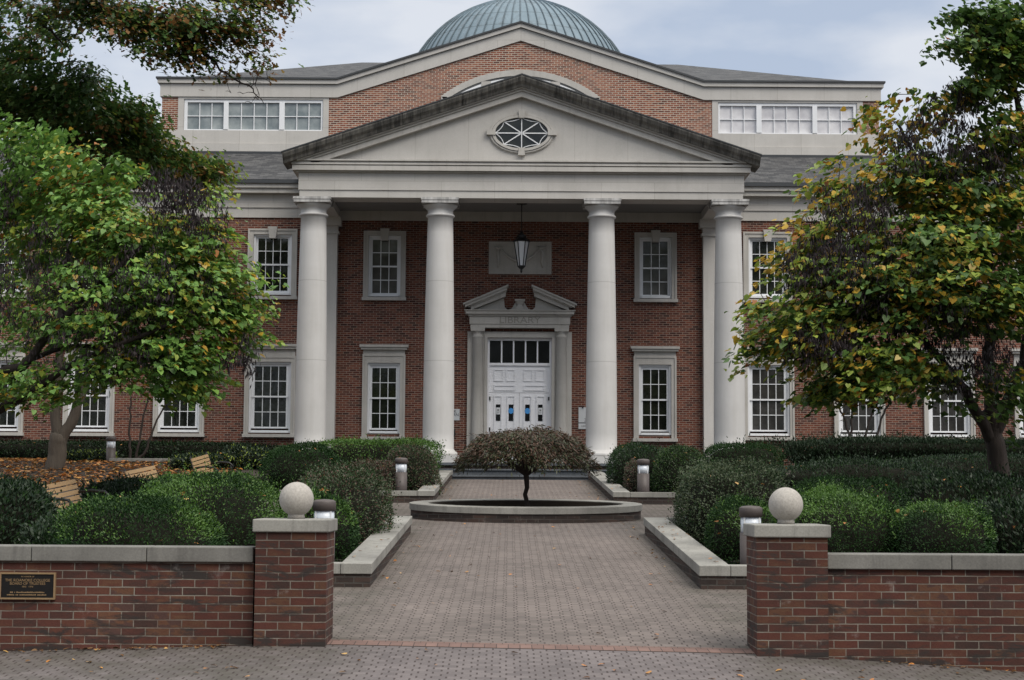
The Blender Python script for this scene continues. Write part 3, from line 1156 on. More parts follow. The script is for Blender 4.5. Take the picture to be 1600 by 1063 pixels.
for s in (-1, 1):
    e = 6.93
    vs = [(0, YE - 0.57, 12.05), (s * e, YE - 0.57, 12.05 - SL * e), (s * e, YA + 0.05, 12.05 - SL * e), (0, YA + 0.05, 12.05)]
    vs += [(x, y, z + 0.035) for x, y, z in vs]
    pr.add(vs, [(0, 1, 2, 3), (4, 7, 6, 5), (0, 4, 5, 1), (1, 5, 6, 2), (2, 6, 7, 3), (3, 7, 4, 0)])
part('portico_roof', pr, 'flashing')

# oval window in the tympanum
OCZ = 10.435
YO = YE - 0.01


def oval_ring(mb, a0, b0, a1, b1, y0, y1, n=72):
    vs, fs = [], []
    for i in range(n):
        t = 2 * math.pi * i / n
        c, s = math.cos(t), math.sin(t)
        vs += [(a0 * c, y0, OCZ + b0 * s), (a1 * c, y0, OCZ + b1 * s), (a1 * c, y1, OCZ + b1 * s), (a0 * c, y1, OCZ + b0 * s)]
    for i in range(n):
        j = (i + 1) % n
        for k in range(4):
            m = (k + 1) % 4
            fs.append((i * 4 + k, j * 4 + k, j * 4 + m, i * 4 + m))
    mb.add(vs, fs)


ow = MB()
oval_ring(ow, 0.775, 0.455, 0.86, 0.53, YO - 0.10, YO + 0.02)
oval_ring(ow, 0.872, 0.542, 0.925, 0.585, YO - 0.07, YO + 0.02)
oval_ring(ow, 0.927, 0.587, 0.95, 0.608, YO - 0.035, YO + 0.02)
for sx, sz in ((0, 1), (0, -1), (1, 0), (-1, 0)):
    if sz:
        za, zb = OCZ + sz * 0.44, OCZ + sz * 0.66
        w0, w1 = (0.075, 0.105)
        q = [(-w0, za), (w0, za), (w1, zb), (-w1, zb)]
    else:
        xa, xb = sx * 0.76, sx * 1.02
        q = [(xa, OCZ - 0.07), (xa, OCZ + 0.07), (xb, OCZ + 0.10), (xb, OCZ - 0.06)]
    ow.prism(q, YO - 0.13, YO + 0.02)
oval = part('oval_window', ow, 'stone_trim')
gl = MB()
pts = [(0.80 * math.cos(2 * math.pi * i / 48), OCZ + 0.48 * math.sin(2 * math.pi * i / 48)) for i in range(48)]
gl.prism(pts, YO - 0.018, YO - 0.004)
part('pane', gl, 'glass', oval)
wb = MB()
ang = [0, 48, 90, 132, 180, 228, 270, 312]
ends = []
for a in ang:
    t = rad(a)
    ends.append((0.775 * math.cos(t), OCZ + 0.455 * math.sin(t)))
for x, z in ends:
    wb.bar((0, YO - 0.045, OCZ), (x, YO - 0.045, z), 0.026, 0.03)
for i in range(8):
    a, c = np.array(ends[i]), np.array(ends[(i + 1) % 8])
    mid = (a + c) / 2
    mid = mid + (np.array([0, OCZ]) - mid) * 0.16
    prev = a
    for t in np.linspace(0, 1, 8)[1:]:
        q = (1 - t) ** 2 * a + 2 * t * (1 - t) * mid + t * t * c
        wb.bar((prev[0], YO - 0.04, prev[1]), (q[0], YO - 0.04, q[1]), 0.02, 0.02)
        prev = q
part('glazing_bars', wb, 'white', oval)

# attic storey -----------------------------------------------------------
AX = 11.9
GS = 0.3235
ZK = 13.02
aw = MB()
# brick: ends, gable, with the window bands left open
for s in (-1, 1):
    xa, xb = sorted((s * 11.36, s * AX))
    aw.add([(xa, YA, 11.88), (xb, YA, 11.88), (xb, YA, ZK), (xa, YA, ZK)], [(0, 1, 2, 3)])
    xs_ = s * AX
    aw.add([(xs_, YA, 11.1), (xs_, YA + 16.4, 11.1), (xs_, YA + 16.4, ZK), (xs_, YA, ZK)], [(0, 1, 2, 3)])
aw.add([(-AX, YA + 16.4, 11.1), (AX, YA + 16.4, 11.1), (AX, YA + 16.4, ZK), (-AX, YA + 16.4, ZK)], [(0, 1, 2, 3)])
aw.add([(-6.36, YA, 11.1), (6.36, YA, 11.1), (6.36, YA, ZK), (6.08, YA, ZK), (0, YA, ZK + GS * 6.08), (-6.08, YA, ZK), (-6.36, YA, ZK)],
       [(0, 1, 2, 3, 4, 5, 6)])
part('attic_wall', aw, 'brick_gable')
for s in (-1, 1):
    ab = MB()
    for xa, xb, pj, za, zb in ((6.36, AX + 0.02, 0.03, 11.445, 11.895), (6.0, AX + 0.06, 0.09, 11.12, 11.429), (11.17, 11.36, 0.02, 11.896, ZK - 0.001),
                               (6.36, 6.55, 0.02, 11.896, ZK - 0.001), (6.551, 11.169, 0.02, 12.95, ZK - 0.001)):
        a, c = sorted((s * xa, s * xb))
        ab.box(a, c, YA - pj, YA + 0.3, za, zb)
    part('attic_stonework', ab, 'stone')


def gable_band(mb, zb, zt, proj, back=0.3):
    k = 6.08 + 0.0
    e = AX + proj
    lo = [(-e, zb), (-k, zb), (0, zb + GS * k), (k, zb), (e, zb)]
    hi = [(-e, zt), (-k - 0.02, zt), (0, zt + GS * k), (k + 0.02, zt), (e, zt)]
    n = 5
    vs = [(x, YA - proj, z) for x, z in lo] + [(x, YA - proj, z) for x, z in hi] + [(x, YA + back, z) for x, z in lo] + [(x, YA + back, z) for x, z in hi]
    fs = []
    for i in range(n - 1):
        fs += [(i, i + 1, n + i + 1, n + i), (2 * n + i, 3 * n + i, 3 * n + i + 1, 2 * n + i + 1),
               (i, 2 * n + i, 2 * n + i + 1, i + 1), (n + i, n + i + 1, 3 * n + i + 1, 3 * n + i)]
    fs += [(0, n, 3 * n, 2 * n), (n - 1, 3 * n - 1, 4 * n - 1, 2 * n - 1)]
    mb.add(vs, fs)


gb = MB()
gable_band(gb, ZK, 13.445, 0.06)
gable_band(gb, 13.460, 13.60, 0.14)
for s in (-1, 1):
    xa, xb = sorted((s * (AX - 0.2), s * (AX + 0.06)))
    gb.box(xa, xb, YA + 0.301, YA + 16.4, ZK, 13.445)
    xa, xb = sorted((s * (AX - 0.2), s * (AX + 0.14)))
    gb.box(xa, xb, YA + 0.301, YA + 16.4, 13.446, 13.60)
part('parapet', gb, 'stone')
ge = MB()
gable_band(ge, 13.601, 13.66, 0.19)
part('parapet_flashing', ge, 'flashing')
ar = MB()
zr = 13.62
ar.add([(-AX - 0.1, YA + 0.05, zr), (AX + 0.1, YA + 0.05, zr), (6.05, 62.5, 16.37), (-6.05, 62.5, 16.37),
        (-AX - 0.1, 70.7, zr), (AX + 0.1, 70.7, zr)], [(0, 1, 2, 3), (1, 5, 2), (5, 4, 3, 2), (4, 0, 3)])
part('hip_roof', ar, 'slate')
gr = MB()
for s in (-1, 1):
    e = 6.2
    zt = 13.655 + GS * 6.08
    gr.add([(0, YA - 0.1, zt), (s * e, YA - 0.1, zt - GS * e), (s * e, 64.5, zt - GS * e), (0, 64.5, zt)], [(0, 1, 2, 3)])
part('gable_roof', gr, 'slate')

# attic window strips, three casements each
for s, gm in ((-1, 'glass_attic'), (1, 'glass_attic_pale')):
    fr = MB()
    x0, x1, z0, z1 = 6.56, 11.16, 11.897, 12.948
    if s < 0:
        x0, x1 = -x1, -x0
    groups = [(11.055, 9.845, 3), (9.69, 8.0, 4), (7.83, 6.62, 3)]
    yy0, yy1 = YA + 0.02, YA + 0.12
    fr.box(x0, x1, yy0, yy1, z0, 11.935)
    fr.box(x0, x1, yy0, yy1, 12.845, z1)
    edges = sorted([x0, x1] + [s * g for t in groups for g in t[:2]])
    for i in range(0, len(edges), 2):
        fr.box(edges[i], edges[i + 1], yy0 - (0.03 if 0 < i < len(edges) - 2 else 0), yy1, 11.936, 12.844)
    win = part('attic_window', fr, 'white')
    mu = MB()
    for a, c, ncol in groups:
        xa, xb = sorted((s * a, s * c))
        for i in range(1, ncol):
            x = xa + (xb - xa) * i / ncol
            mu.box(x - 0.013, x + 0.013, yy0 + 0.03, yy0 + 0.07, 11.936, 12.844)
        mu.box(xa, xb, yy0 + 0.035, yy0 + 0.065, 12.377, 12.403)
    part('glazing_bars', mu, 'white', win)
    pn = MB()
    pn.box(x0 + 0.05, x1 - 0.05, yy0 + 0.075, yy0 + 0.085, 11.92, 12.86)
    part('pane', pn, gm, win)

# segmental window behind the pediment
RA, CA = 4.29, 14.0 - 4.29
aw2 = MB()


def arc_band(mb, r0, r1, a0, a1, y0, y1, n=40, ctr=CA):
    vs, fs = [], []
    for i in range(n + 1):
        t = a0 + (a1 - a0) * i / n
        c, s_ = math.sin(t), math.cos(t)
        vs += [(r0 * c, y0, ctr + r0 * s_), (r1 * c, y0, ctr + r1 * s_), (r1 * c, y1, ctr + r1 * s_), (r0 * c, y1, ctr + r0 * s_)]
    for i in range(n):
        for k in range(4):
            m = (k + 1) % 4
            fs.append((i * 4 + k, i * 4 + 4 + k, i * 4 + 4 + m, i * 4 + m))
    fs += [(0, 1, 2, 3), (n * 4 + 3, n * 4 + 2, n * 4 + 1, n * 4)]
    mb.add(vs, fs)


A1 = math.asin(2.64 / RA)
arc_band(aw2, RA - 0.20, RA, -A1, A1, YA - 0.035, YA + 0.05)
aw2.box(-2.64, -2.44, YA - 0.035, YA + 0.05, 12.2, CA + RA * math.cos(A1) - 0.02)
aw2.box(2.44, 2.64, YA - 0.035, YA + 0.05, 12.2, CA + RA * math.cos(A1) - 0.02)
for s in (-1, 1):
    aw2.box(s * 1.15 - 0.16, s * 1.15 + 0.16, YA - 0.03, YA + 0.05, 12.2, CA + math.sqrt((RA - 0.18) ** 2 - 1.31 ** 2))
arch = part('arched_window', aw2, 'stone_trim')
af = MB()
arc_band(af, RA - 0.40, RA - 0.27, -A1, A1, YA - 0.02, YA + 0.04)
for s in (-1, 1):
    af.box(s * 0.93 - 0.06, s * 0.93 + 0.06, YA - 0.02, YA + 0.03, 12.2, CA + math.sqrt((RA - 0.33) ** 2 - 0.99 ** 2))
    af.box(s * 1.37 - 0.06, s * 1.37 + 0.06, YA - 0.02, YA + 0.03, 12.2, CA + math.sqrt((RA - 0.33) ** 2 - 1.43 ** 2))
part('frame', af, 'white', arch)
ap = MB()
arc_band(ap, RA - 1.5, RA - 0.19, -A1, A1, YA - 0.012, YA - 0.004)
part('pane', ap, 'glass_blind', arch)

# dome -------------------------------------------------------------------
dm = MB()
DC = (0.0, 62.5, 14.16)
RD = 4.56
prof = [(RD * math.cos(rad(a)), DC[2] + RD * math.sin(rad(a))) for a in np.linspace(-4, 86, 26)]
dm.lathe(prof, 0, 62.5, 96, True)
NR = 72
for i in range(NR):   # standing seams
    a = 2 * math.pi * i / NR
    ca, sa = math.cos(a), math.sin(a)
    pts = []
    for t in np.linspace(2, 80, 14):
        r = (RD + 0.02) * math.cos(rad(t))
        pts.append((r * ca, 62.5 + r * sa, DC[2] + (RD + 0.02) * math.sin(rad(t))))
    V, F = tube_np(pts, [0.028] * 14, 4)
    dm.add(V, [tuple(q) for q in F])
dome = part('dome', dm, 'copper')
dr = MB()
dr.lathe([(4.95, 13.0), (4.95, 14.0), (5.05, 14.02), (5.05, 14.14), (4.72, 14.16)], 0, 62.5, 64, True)
part('drum', dr, 'stone_trim', dome)
dl = MB()
dl.lathe([(0.80, 18.52), (0.86, 18.66), (0.78, 18.72), (0.62, 18.80), (0.60, 19.5), (0.72, 19.55), (0.72, 19.62), (0.35, 20.0), (0.03, 20.5)], 0, 62.5, 24, True)
part('lantern', dl, 'flashing', dome)

# doorway ----------------------------------------------------------------
ds = MB()
ds.box(-1.62, -1.0, YW - 0.10, YW + 0.02, ZF, 4.98)
ds.box(1.0, 1.62, YW - 0.10, YW + 0.02, ZF, 4.98)
ds.box(-1.0, 1.0, YW - 0.10, YW + 0.02, 4.80, 4.98)
ds.box(-1.09, -1.0, YW - 0.13, YW - 0.101, ZF, 4.89)
ds.box(1.0, 1.09, YW - 0.13, YW - 0.101, ZF, 4.89)
ds.box(-1.0, 1.0, YW - 0.13, YW - 0.101, 4.80, 4.89)
ds.box(-1.53, 1.53, YW - 0.30, YW + 0.02, 5.09, 5.20)
ds.box(-1.56, 1.56, YW - 0.33, YW + 0.02, 5.201, 5.44)
ds.box(-1.60, 1.60, YW - 0.38, YW + 0.02, 5.441, 5.50)
ds.box(-1.68, 1.68, YW - 0.46, YW + 0.02, 5.501, 5.60)
ds.box(-1.72, 1.72, YW - 0.50, YW + 0.02, 5.601, 5.63)
door_s = part('door_surround', ds, 'stone_trim')
for s in (-1, 1):
    c = MB()
    c.lathe([(0.185, ZF + 0.2), (0.185, 1.8), (0.155, 4.78), (0.175, 4.80), (0.175, 4.83), (0.155, 4.85), (0.155, 4.93), (0.21, 4.98)], s * 1.30, YW - 0.13, 28)
    c.box(s * 1.30 - 0.22, s * 1.30 + 0.22, YW - 0.35, YW - 0.02, 4.981, 5.089)
    c.box(s * 1.30 - 0.24, s * 1.30 + 0.24, YW - 0.37, YW - 0.102, ZF, ZF + 0.2)
    part('engaged_column', c, 'stone_trim', door_s)
    # one half of the broken pediment: stacked raking mouldings
    h = MB()
    for (zb, zt, pj, xo, xi) in ((0.0, 0.13, 0.34, 1.52, 0.44), (0.131, 0.17, 0.38, 1.60, 0.42), (0.171, 0.26, 0.46, 1.70, 0.40), (0.261, 0.32, 0.51, 1.76, 0.36)):
        sl_ = 0.42
        base = 5.51
        def Z(x, o):
            return base + o + (1.76 - x) * sl_
        q = [(xo, max(5.6305, Z(xo, zb))), (xi, Z(xi, zb)), (xi, Z(xi, zt)), (xo, max(5.635, Z(xo, zt)))]
        if s > 0:
            q = [(x, z) for x, z in q]
        else:
            q = [(-x, z) for x, z in q]
        h.prism(q, YW - pj, YW + 0.02)
    part('raking_block', h, 'stone_trim', door_s)
    sc = MB()
    q = [(0.16, 5.631), (0.55, 5.631), (1.46, 5.631), (0.5, 6.03), (0.47, 5.74), (0.38, 5.66), (0.27, 5.69), (0.20, 5.78), (0.14, 5.90), (0.10, 5.92), (0.10, 5.631)]
    q = [(s * x, z) for x, z in q]
    sc.prism(q, YW - 0.16, YW + 0.02)
    part('scroll', sc, 'stone_trim', door_s)
pd = MB()
pd.box(-0.15, 0.15, YW - 0.30, YW + 0.01, 5.632, 5.68)
pd.add([(-0.12, YW - 0.27, 5.681), (0.12, YW - 0.27, 5.681), (0.075, YW - 0.22, 5.82), (-0.075, YW - 0.22, 5.82), (-0.12, YW, 5.681), (0.12, YW, 5.681), (0.075, YW, 5.82), (-0.075, YW, 5.82)],
       [(0, 1, 2, 3), (1, 5, 6, 2), (4, 0, 3, 7), (3, 2, 6, 7)])
pd.add([(-0.075, YW - 0.22, 5.82), (0.075, YW - 0.22, 5.82), (0.14, YW - 0.28, 5.93), (-0.14, YW - 0.28, 5.93), (-0.075, YW, 5.82), (0.075, YW, 5.82), (0.14, YW, 5.93), (-0.14, YW, 5.93)],
       [(0, 1, 2, 3), (1, 5, 6, 2), (4, 0, 3, 7), (3, 2, 6, 7)])
pd.box(-0.16, 0.16, YW - 0.30, YW + 0.01, 5.931, 5.98)
part('finial_block', pd, 'stone_trim', door_s)
lt = text_mesh('lettering', 'LIBRARY', 0.29, MAT['stone_letter'], (0.0, YW - 0.332 - BL[1], 5.318 - BL[2]), door_s, 0.004, sx=1.18)

dw = MB()
YD = YW + 0.10
dw.box(-0.999, -0.93, YD - 0.06, YD + 0.1, ZF, 4.799)
dw.box(0.93, 0.999, YD - 0.06, YD + 0.1, ZF, 4.799)
dw.box(-0.93, 0.93, YD - 0.06, YD + 0.1, 4.72, 4.799)
dw.box(-0.93, 0.93, YD - 0.06, YD + 0.1, 3.94, 4.02)
for i in range(1, 5):
    x = -0.93 + 1.86 * i / 5
    dw.box(x - 0.022, x + 0.022, YD - 0.05, YD + 0.1, 4.02, 4.72)
dfr = part('door_frame', dw, 'door_white')
tg = MB()
tg.box(-0.94, 0.94, YD + 0.03, YD + 0.05, 4.0, 4.74)
part('transom_pane', tg, 'glass_black', dfr)


def panel(mb, x0, x1, z0, z1, y, w=0.03, d=0.028):
    """raised moulding round a sunk door panel"""
    mb.box(x0, x1, y - d, y - 0.0005, z1 - w, z1)
    mb.box(x0, x1, y - d, y - 0.0005, z0, z0 + w)
    mb.box(x0, x0 + w, y - d, y - 0.0005, z0 + w, z1 - w)
    mb.box(x1 - w, x1, y - d, y - 0.0005, z0 + w, z1 - w)


tp = MB()
tp.box(-0.93, 0.93, YD, YD + 0.05, 3.10, 3.94)
for s in (-1, 1):
    for c0, c1 in ((0.13, 0.42), (0.50, 0.79)):
        a, c = sorted((s * c0, s * c1))
        panel(tp, a, c, 3.45, 3.82, YD)
    a, c = sorted((s * 0.13, s * 0.79))
    panel(tp, a, c, 3.16, 3.33, YD)
part('overdoor_panel', tp, 'door_white', dfr)
for s in (-1, 1):
    lf = MB()
    a, c = sorted((s * 0.004, s * 0.929))
    lf.box(a, c, YD + 0.012, YD + 0.06, ZF + 0.01, 3.092)
    for c0, c1 in ((0.13, 0.385), (0.53, 0.785)):
        p0, p1 = sorted((s * c0, s * c1))
        panel(lf, p0, p1, 1.35, 3.00, YD + 0.012)
        panel(lf, p0, p1, 0.95, 1.27, YD + 0.012)
    leafo = part('door', lf, 'door_white')
    for c0 in (0.255, 0.655):
        g = MB()
        g.box(s * c0 - 0.07, s * c0 + 0.07, YD - 0.004, YD + 0.011, 2.22, 2.73)
        part('slit_window', g, 'glass_black', leafo)
    hn = MB()
    hn.box(s * 0.06 - 0.018, s * 0.06 + 0.018, YD - 0.06, YD + 0.012, 1.75, 1.98)
    part('handle', hn, 'black_iron', leafo)
    for zz in (2.86, 1.9):
        hg = MB()
        hg.box(s * 0.915 - 0.022, s * 0.915 + 0.022, YD - 0.075, YD + 0.012, zz, zz + 0.11)
        part('hinge', hg, 'black_iron', leafo)

# carved garland panel over the door
rl = MB()
rl.box(-0.98, 0.98, YW - 0.03, YW + 0.02, 6.80, 7.82)
panel(rl, -0.98, 0.98, 6.80, 7.82, YW - 0.03, 0.07, 0.025)
relief = part('relief_panel', rl, 'stone_dark' if False else 'stone_trim')
gv = MB()
gv.tube([(-0.62 + 1.24 * t, YW - 0.05, 7.62 - 0.42 * (1 - (2 * t - 1) ** 2)) for t in np.linspace(0, 1, 15)],
        [0.028 + 0.03 * (1 - abs(2 * t - 1)) for t in np.linspace(0, 1, 15)], 8)
for s in (-1, 1):
    gv.tube([(s * 0.66, YW - 0.045, 7.62), (s * 0.70, YW - 0.05, 7.4), (s * 0.67, YW - 0.05, 7.2), (s * 0.70, YW - 0.045, 7.0)], [0.05, 0.045, 0.05, 0.02], 8)
    gv.tube([(s * 0.55, YW - 0.045, 7.66), (s * 0.66, YW - 0.055, 7.60), (s * 0.80, YW - 0.045, 7.66)], [0.03, 0.06, 0.02], 8)
part('carved_garland', gv, 'stone_trim', relief)

# porch floor and steps
pf = MB()
pf.box(-6.95, 6.95, 47.28, YW - 0.001, -0.1, 0.765)
part('porch_base', pf, 'brick_kerb')
pt = MB()
pt.box(-6.98, 6.98, 47.20, YW - 0.002, 0.766, ZF)
part('porch_floor', pt, 'bluestone')
stp = MB()
stp.box(-3.3, 3.3, 46.72, 47.279, 0.2, 0.61)
stp.box(-3.32, 3.32, 46.67, 47.279, 0.611, 0.655)
stp.box(-3.3, 3.3, 46.25, 46.719, 0.2, 0.425)
stp.box(-3.32, 3.32, 46.20, 46.719, 0.426, 0.475)
part('steps', stp, 'bluestone', bevel=0.008)

# ------------------------------------------------------------------ things on the facade
ln = thing('hanging_lantern', 'black six-sided lantern with milky glass hanging over the library door', 'lantern', (0.03, 50.0, 8.76))
lb = MB()
LZ = -8.76
ly = 0.0
top, bot = 7.58, 6.83
lb.lathe([(0.16, 8.73 + LZ), (0.16, 8.755 + LZ)], 0, 0, 20)
lb.tube([(0, 0, 8.73 + LZ), (0, 0, 7.86 + LZ)], 0.012, 8)
lb.build('chain_rod', MAT['black_iron'], ln)
lb = MB()
lb.lathe([(0.27, top + LZ), (0.24, top + 0.04 + LZ), (0.15, top + 0.12 + LZ), (0.14, top + 0.2 + LZ), (0.06, top + 0.25 + LZ), (0.03, top + 0.32 + LZ)], 0, 0, 6, False)
for i in range(6):
    a = rad(60 * i)
    lb.bar((0.225 * math.cos(a), 0.225 * math.sin(a), top + LZ), (0.105 * math.cos(a), 0.105 * math.sin(a), bot + LZ), 0.03, 0.03)
lb.lathe([(0.02, bot - 0.2 + LZ), (0.035, bot - 0.15 + LZ), (0.03, bot - 0.1 + LZ), (0.09, bot - 0.04 + LZ), (0.13, bot + LZ), (0.11, bot + 0.02 + LZ)], 0, 0, 6, False)
lb.build('lantern_frame', MAT['black_iron'], ln)
lg = MB()
lg.lathe([(0.095, bot + 0.02 + LZ), (0.212, top - 0.002 + LZ)], 0, 0, 6, False)
lg.build('lantern_glass', MAT['lantern_glass'], ln)

for c0, mt, lab in ((-0.655, 'paper', 'white paper notice with dark print in the leftmost door slit'),
                    (-0.255, 'sticker_blue', 'round blue notice on the slit just left of the door split'),
                    (0.255, 'sticker_blue', 'round blue notice on the slit just right of the door split'),
                    (0.655, 'paper', 'white paper notice with dark print in the rightmost door slit')):
    n_ = MB()
    z = 2.53
    if mt == 'paper':
        n_.box(-0.062, 0.062, -0.006, 0, -0.11, 0.10)
    else:
        n_.prism([(0.082 * math.cos(2 * math.pi * i / 24), 0.09 * math.sin(2 * math.pi * i / 24)) for i in range(24)], -0.006, 0)
    t = n_.build('door_notice', MAT[mt])
    t.location = (c0, YD - 0.006, z)
    tag(t, lab, 'notice', 'notices on the library doors')
    if mt == 'paper':
        pk = MB()
        pk.box(-0.03, 0.03, -0.009, -0.0065, -0.005, 0.05)
        for q in range(3):
            pk.box(-0.042, 0.042 - 0.012 * q, -0.009, -0.0065, -0.035 - q * 0.022, -0.026 - q * 0.022)
        pk.build('printing', MAT['ink_grey'], t)

sg = thing('book_return_sign', 'small grey sign reading book return, half hidden behind the second column', 'sign', (-2.12, YW - 0.03, 2.40))
m_ = MB()
m_.box(-0.27, 0.27, 0.0, 0.028, -0.18, 0.17)
m_.build('sign_board', MAT['sign'], sg)
text_mesh('lettering', 'BOOK', 0.13, MAT['ink'], (-0.01, -0.003, 0.095), sg, 0.002)
text_mesh('lettering', 'RETURN', 0.13, MAT['ink'], (0.0, -0.003, -0.01), sg, 0.002)
m_ = MB()
m_.box(-0.12, 0.09, -0.004, -0.0005, -0.122, -0.102)
m_.prism([(-0.2, -0.112), (-0.12, -0.145), (-0.12, -0.079)], -0.004, -0.0005)
m_.build('arrow', MAT['ink'], sg)

sg = thing('address_sign', 'pale grey building sign with 220 on it beside the third column', 'sign', (2.06, YW - 0.03, 2.25))
m_ = MB()
m_.box(-0.22, 0.26, 0.0, 0.028, -0.07, 0.40)
m_.build('upper_panel', MAT['sign'], sg)
m_ = MB()
m_.box(-0.22, 0.26, 0.0, 0.028, -0.27, -0.10)
m_.build('lower_panel', MAT['sign'], sg)
m_ = MB()
m_.box(-0.22, 0.26, 0.004, 0.028, -0.10, -0.07)
m_.build('shadow_gap', MAT['ink'], sg)
text_mesh('lettering', '220', 0.15, MAT['ink_grey'], (0.06, -0.003, 0.0), sg, 0.002)
text_mesh('lettering', 'LIBRARY', 0.09, MAT['ink_grey'], (0.03, -0.003, -0.185), sg, 0.002)
m_ = MB()
m_.box(-0.12, -0.07, -0.03, -0.0005, 0.365, 0.41)
m_.build('bracket', MAT['ink'], sg)
m_ = MB()
m_.box(-0.08, 0.08, -0.09, 0.0, -0.11, 0.11)
m_.box(-0.06, 0.06, -0.1, -0.091, -0.09, 0.09)
t = m_.build('call_box', MAT['black_iron'], bevel=0.01)
t.location = (-2.06, YW - 0.001, 1.84)
tag(t, 'small black box on the brick below the book return sign', 'box')
m_ = MB()
m_.box(-0.05, 0.05, -0.10, 0.0, -0.12, 0.12)
m_.box(-0.035, 0.035, -0.115, -0.101, 0.02, 0.10)
t = m_.build('wall_box', MAT['black_iron'], bevel=0.01)
t.location = (-6.86, YW - 0.12, 2.35)
t.location = (-6.78, YW - 0.001, 2.35)
tag(t, 'slim dark box on brick between the left wing window and portico', 'box')

# ------------------------------------------------------------------ gate walls
ZL, ZR = -1.29, -1.35


def garden_wall(name, x0, x1, zt, y, label, jts):
    cxm = (x0 + x1) / 2
    t = thing(name, label, 'wall', (cxm, y + 0.15, Gf(cxm, 14.0)))
    off = (cxm, y + 0.15, Gf(cxm, 14.0))
    w = MB()
    w.box(x0, x1, y, y + 0.3, -2.3, zt - 0.128)
    w.build('brickwork', MAT['brick_garden'], t, off)
    xs_ = [x0] + jts + [x1]
    for i in range(len(xs_) - 1):
        c = MB()
        c.box(xs_[i] + 0.003, xs_[i + 1] - 0.003, y - 0.035, y + 0.335, zt - 0.127, zt)
        c.build('coping_stone', MAT['concrete_wall'], t, off, bevel=0.008)
    return t


Yw1 = 14.15
zt1 = at(200, 854, Yw1)[2]
zt2 = at(1450, 866.5, Yw1)[2]
garden_wall('garden_wall', -9.0, -2.45, zt1, Yw1, 'low red brick garden wall with a bronze plaque, left of the gate', [-7.2, -5.45, -4.32 + 0.0, -3.35])
garden_wall('garden_wall', 2.38, 9.0, zt2, Yw1, 'low red brick garden wall with no plaque, right of the gate', [3.43, 5.2, 7.0])


def pier(xc, zb, rows, label):
    y0 = 14.05
    t = thing('gate_pier', label, 'gate pier', (xc, y0 + 0.3, zb), 0, 'brick gate piers with stone balls')
    hw = 0.298
    ztop = zb + rows * 0.0677
    sh = MB()
    sh.box(-hw, hw, -0.3, 0.29, -0.35, rows * 0.0677)
    s_ = sh.build('shaft', MAT['brick_garden'], t)
    cp = MB()
    cp.box(-hw - 0.026, hw + 0.026, -0.326, 0.316, rows * 0.0677 + 0.001, rows * 0.0677 + 0.108)
    cp.build('cap_stone', MAT['concrete'], t, bevel=0.01)
    bl = MB()
    zc = rows * 0.0677 + 0.108
    prof = [(0.075, zc), (0.07, zc + 0.035)]
    r = 0.147
    for a in np.linspace(-62, 90, 26):
        prof.append((max(0.001, r * math.cos(rad(a))), zc + 0.02 + r + r * math.sin(rad(a))))
    bl.lathe(prof, 0.0, 0.0, 48)
    bl.build('stone_ball', MAT['concrete_ball'], t)
    return t


pl_ = pier(-2.125, ZL, 14, 'brick gate pier with stone ball, left of the paved entrance')
pr_ = pier(2.075, ZR, 14.6, 'brick gate pier with stone ball, right of the paved entrance')

# bronze plaque
pc = at(44, 915.5, Yw1)
pq = thing('bronze_plaque', 'dark bronze plaque with raised brass lettering on the left brick wall', 'plaque', (pc[0], Yw1, pc[2]))
m_ = MB()
m_.box(-0.222, 0.222, -0.02, 0.0, -0.10, 0.10)
m_.build('plate', MAT['plaque'], pq)
m_ = MB()
for q in ((-0.235, 0.235, 0.098, 0.112), (-0.235, 0.235, -0.112, -0.098), (-0.235, -0.221, -0.098, 0.098), (0.221, 0.235, -0.098, 0.098)):
    m_.box(q[0], q[1], -0.028, 0.0, q[2], q[3])
m_.build('rim', MAT['plaque_gold'], pq)
for s_, sz, z in (('IN HONOR OF', 0.017, 0.077), ('THE ROANOKE COLLEGE', 0.033, 0.046), ('BOARD OF TRUSTEES', 0.031, 0.019), ('1842   1976', 0.02, -0.007)):
    text_mesh('lettering', s_, sz, MAT['plaque_gold'], (0, -0.0215, z), pq, 0.0015)
for z, w in ((-0.053, 0.145), (-0.074, 0.17)):
    # two lines worn past reading: rows of short raised strokes
    m_ = MB()
    x = -w
    while x < w:
        d = random.uniform(0.006, 0.012)
        m_.box(x, x + d, -0.0235, -0.0201, z - 0.0055, z + random.uniform(0.002, 0.0055))
        x += d + (0.003 if random.random() < 0.8 else 0.012)
    m_.build('worn_lettering', MAT['plaque_gold'], pq)

# ------------------------------------------------------------------ kerbs and planter
KI = 1.83


def ramp_box(mb, x0, x1, y0, y1, h0, h1, gfun):
    vs = []
    for y in (y0, y1):
        g = gfun(y)
        vs += [(x0, y, g + h0), (x1, y, g + h0), (x1, y, g + h1), (x0, y, g + h1)]
    mb.add(vs, [(0, 1, 2, 3), (7, 6, 5, 4), (0, 4, 5, 1), (1, 5, 6, 2), (2, 6, 7, 3), (3, 7, 4, 0)])


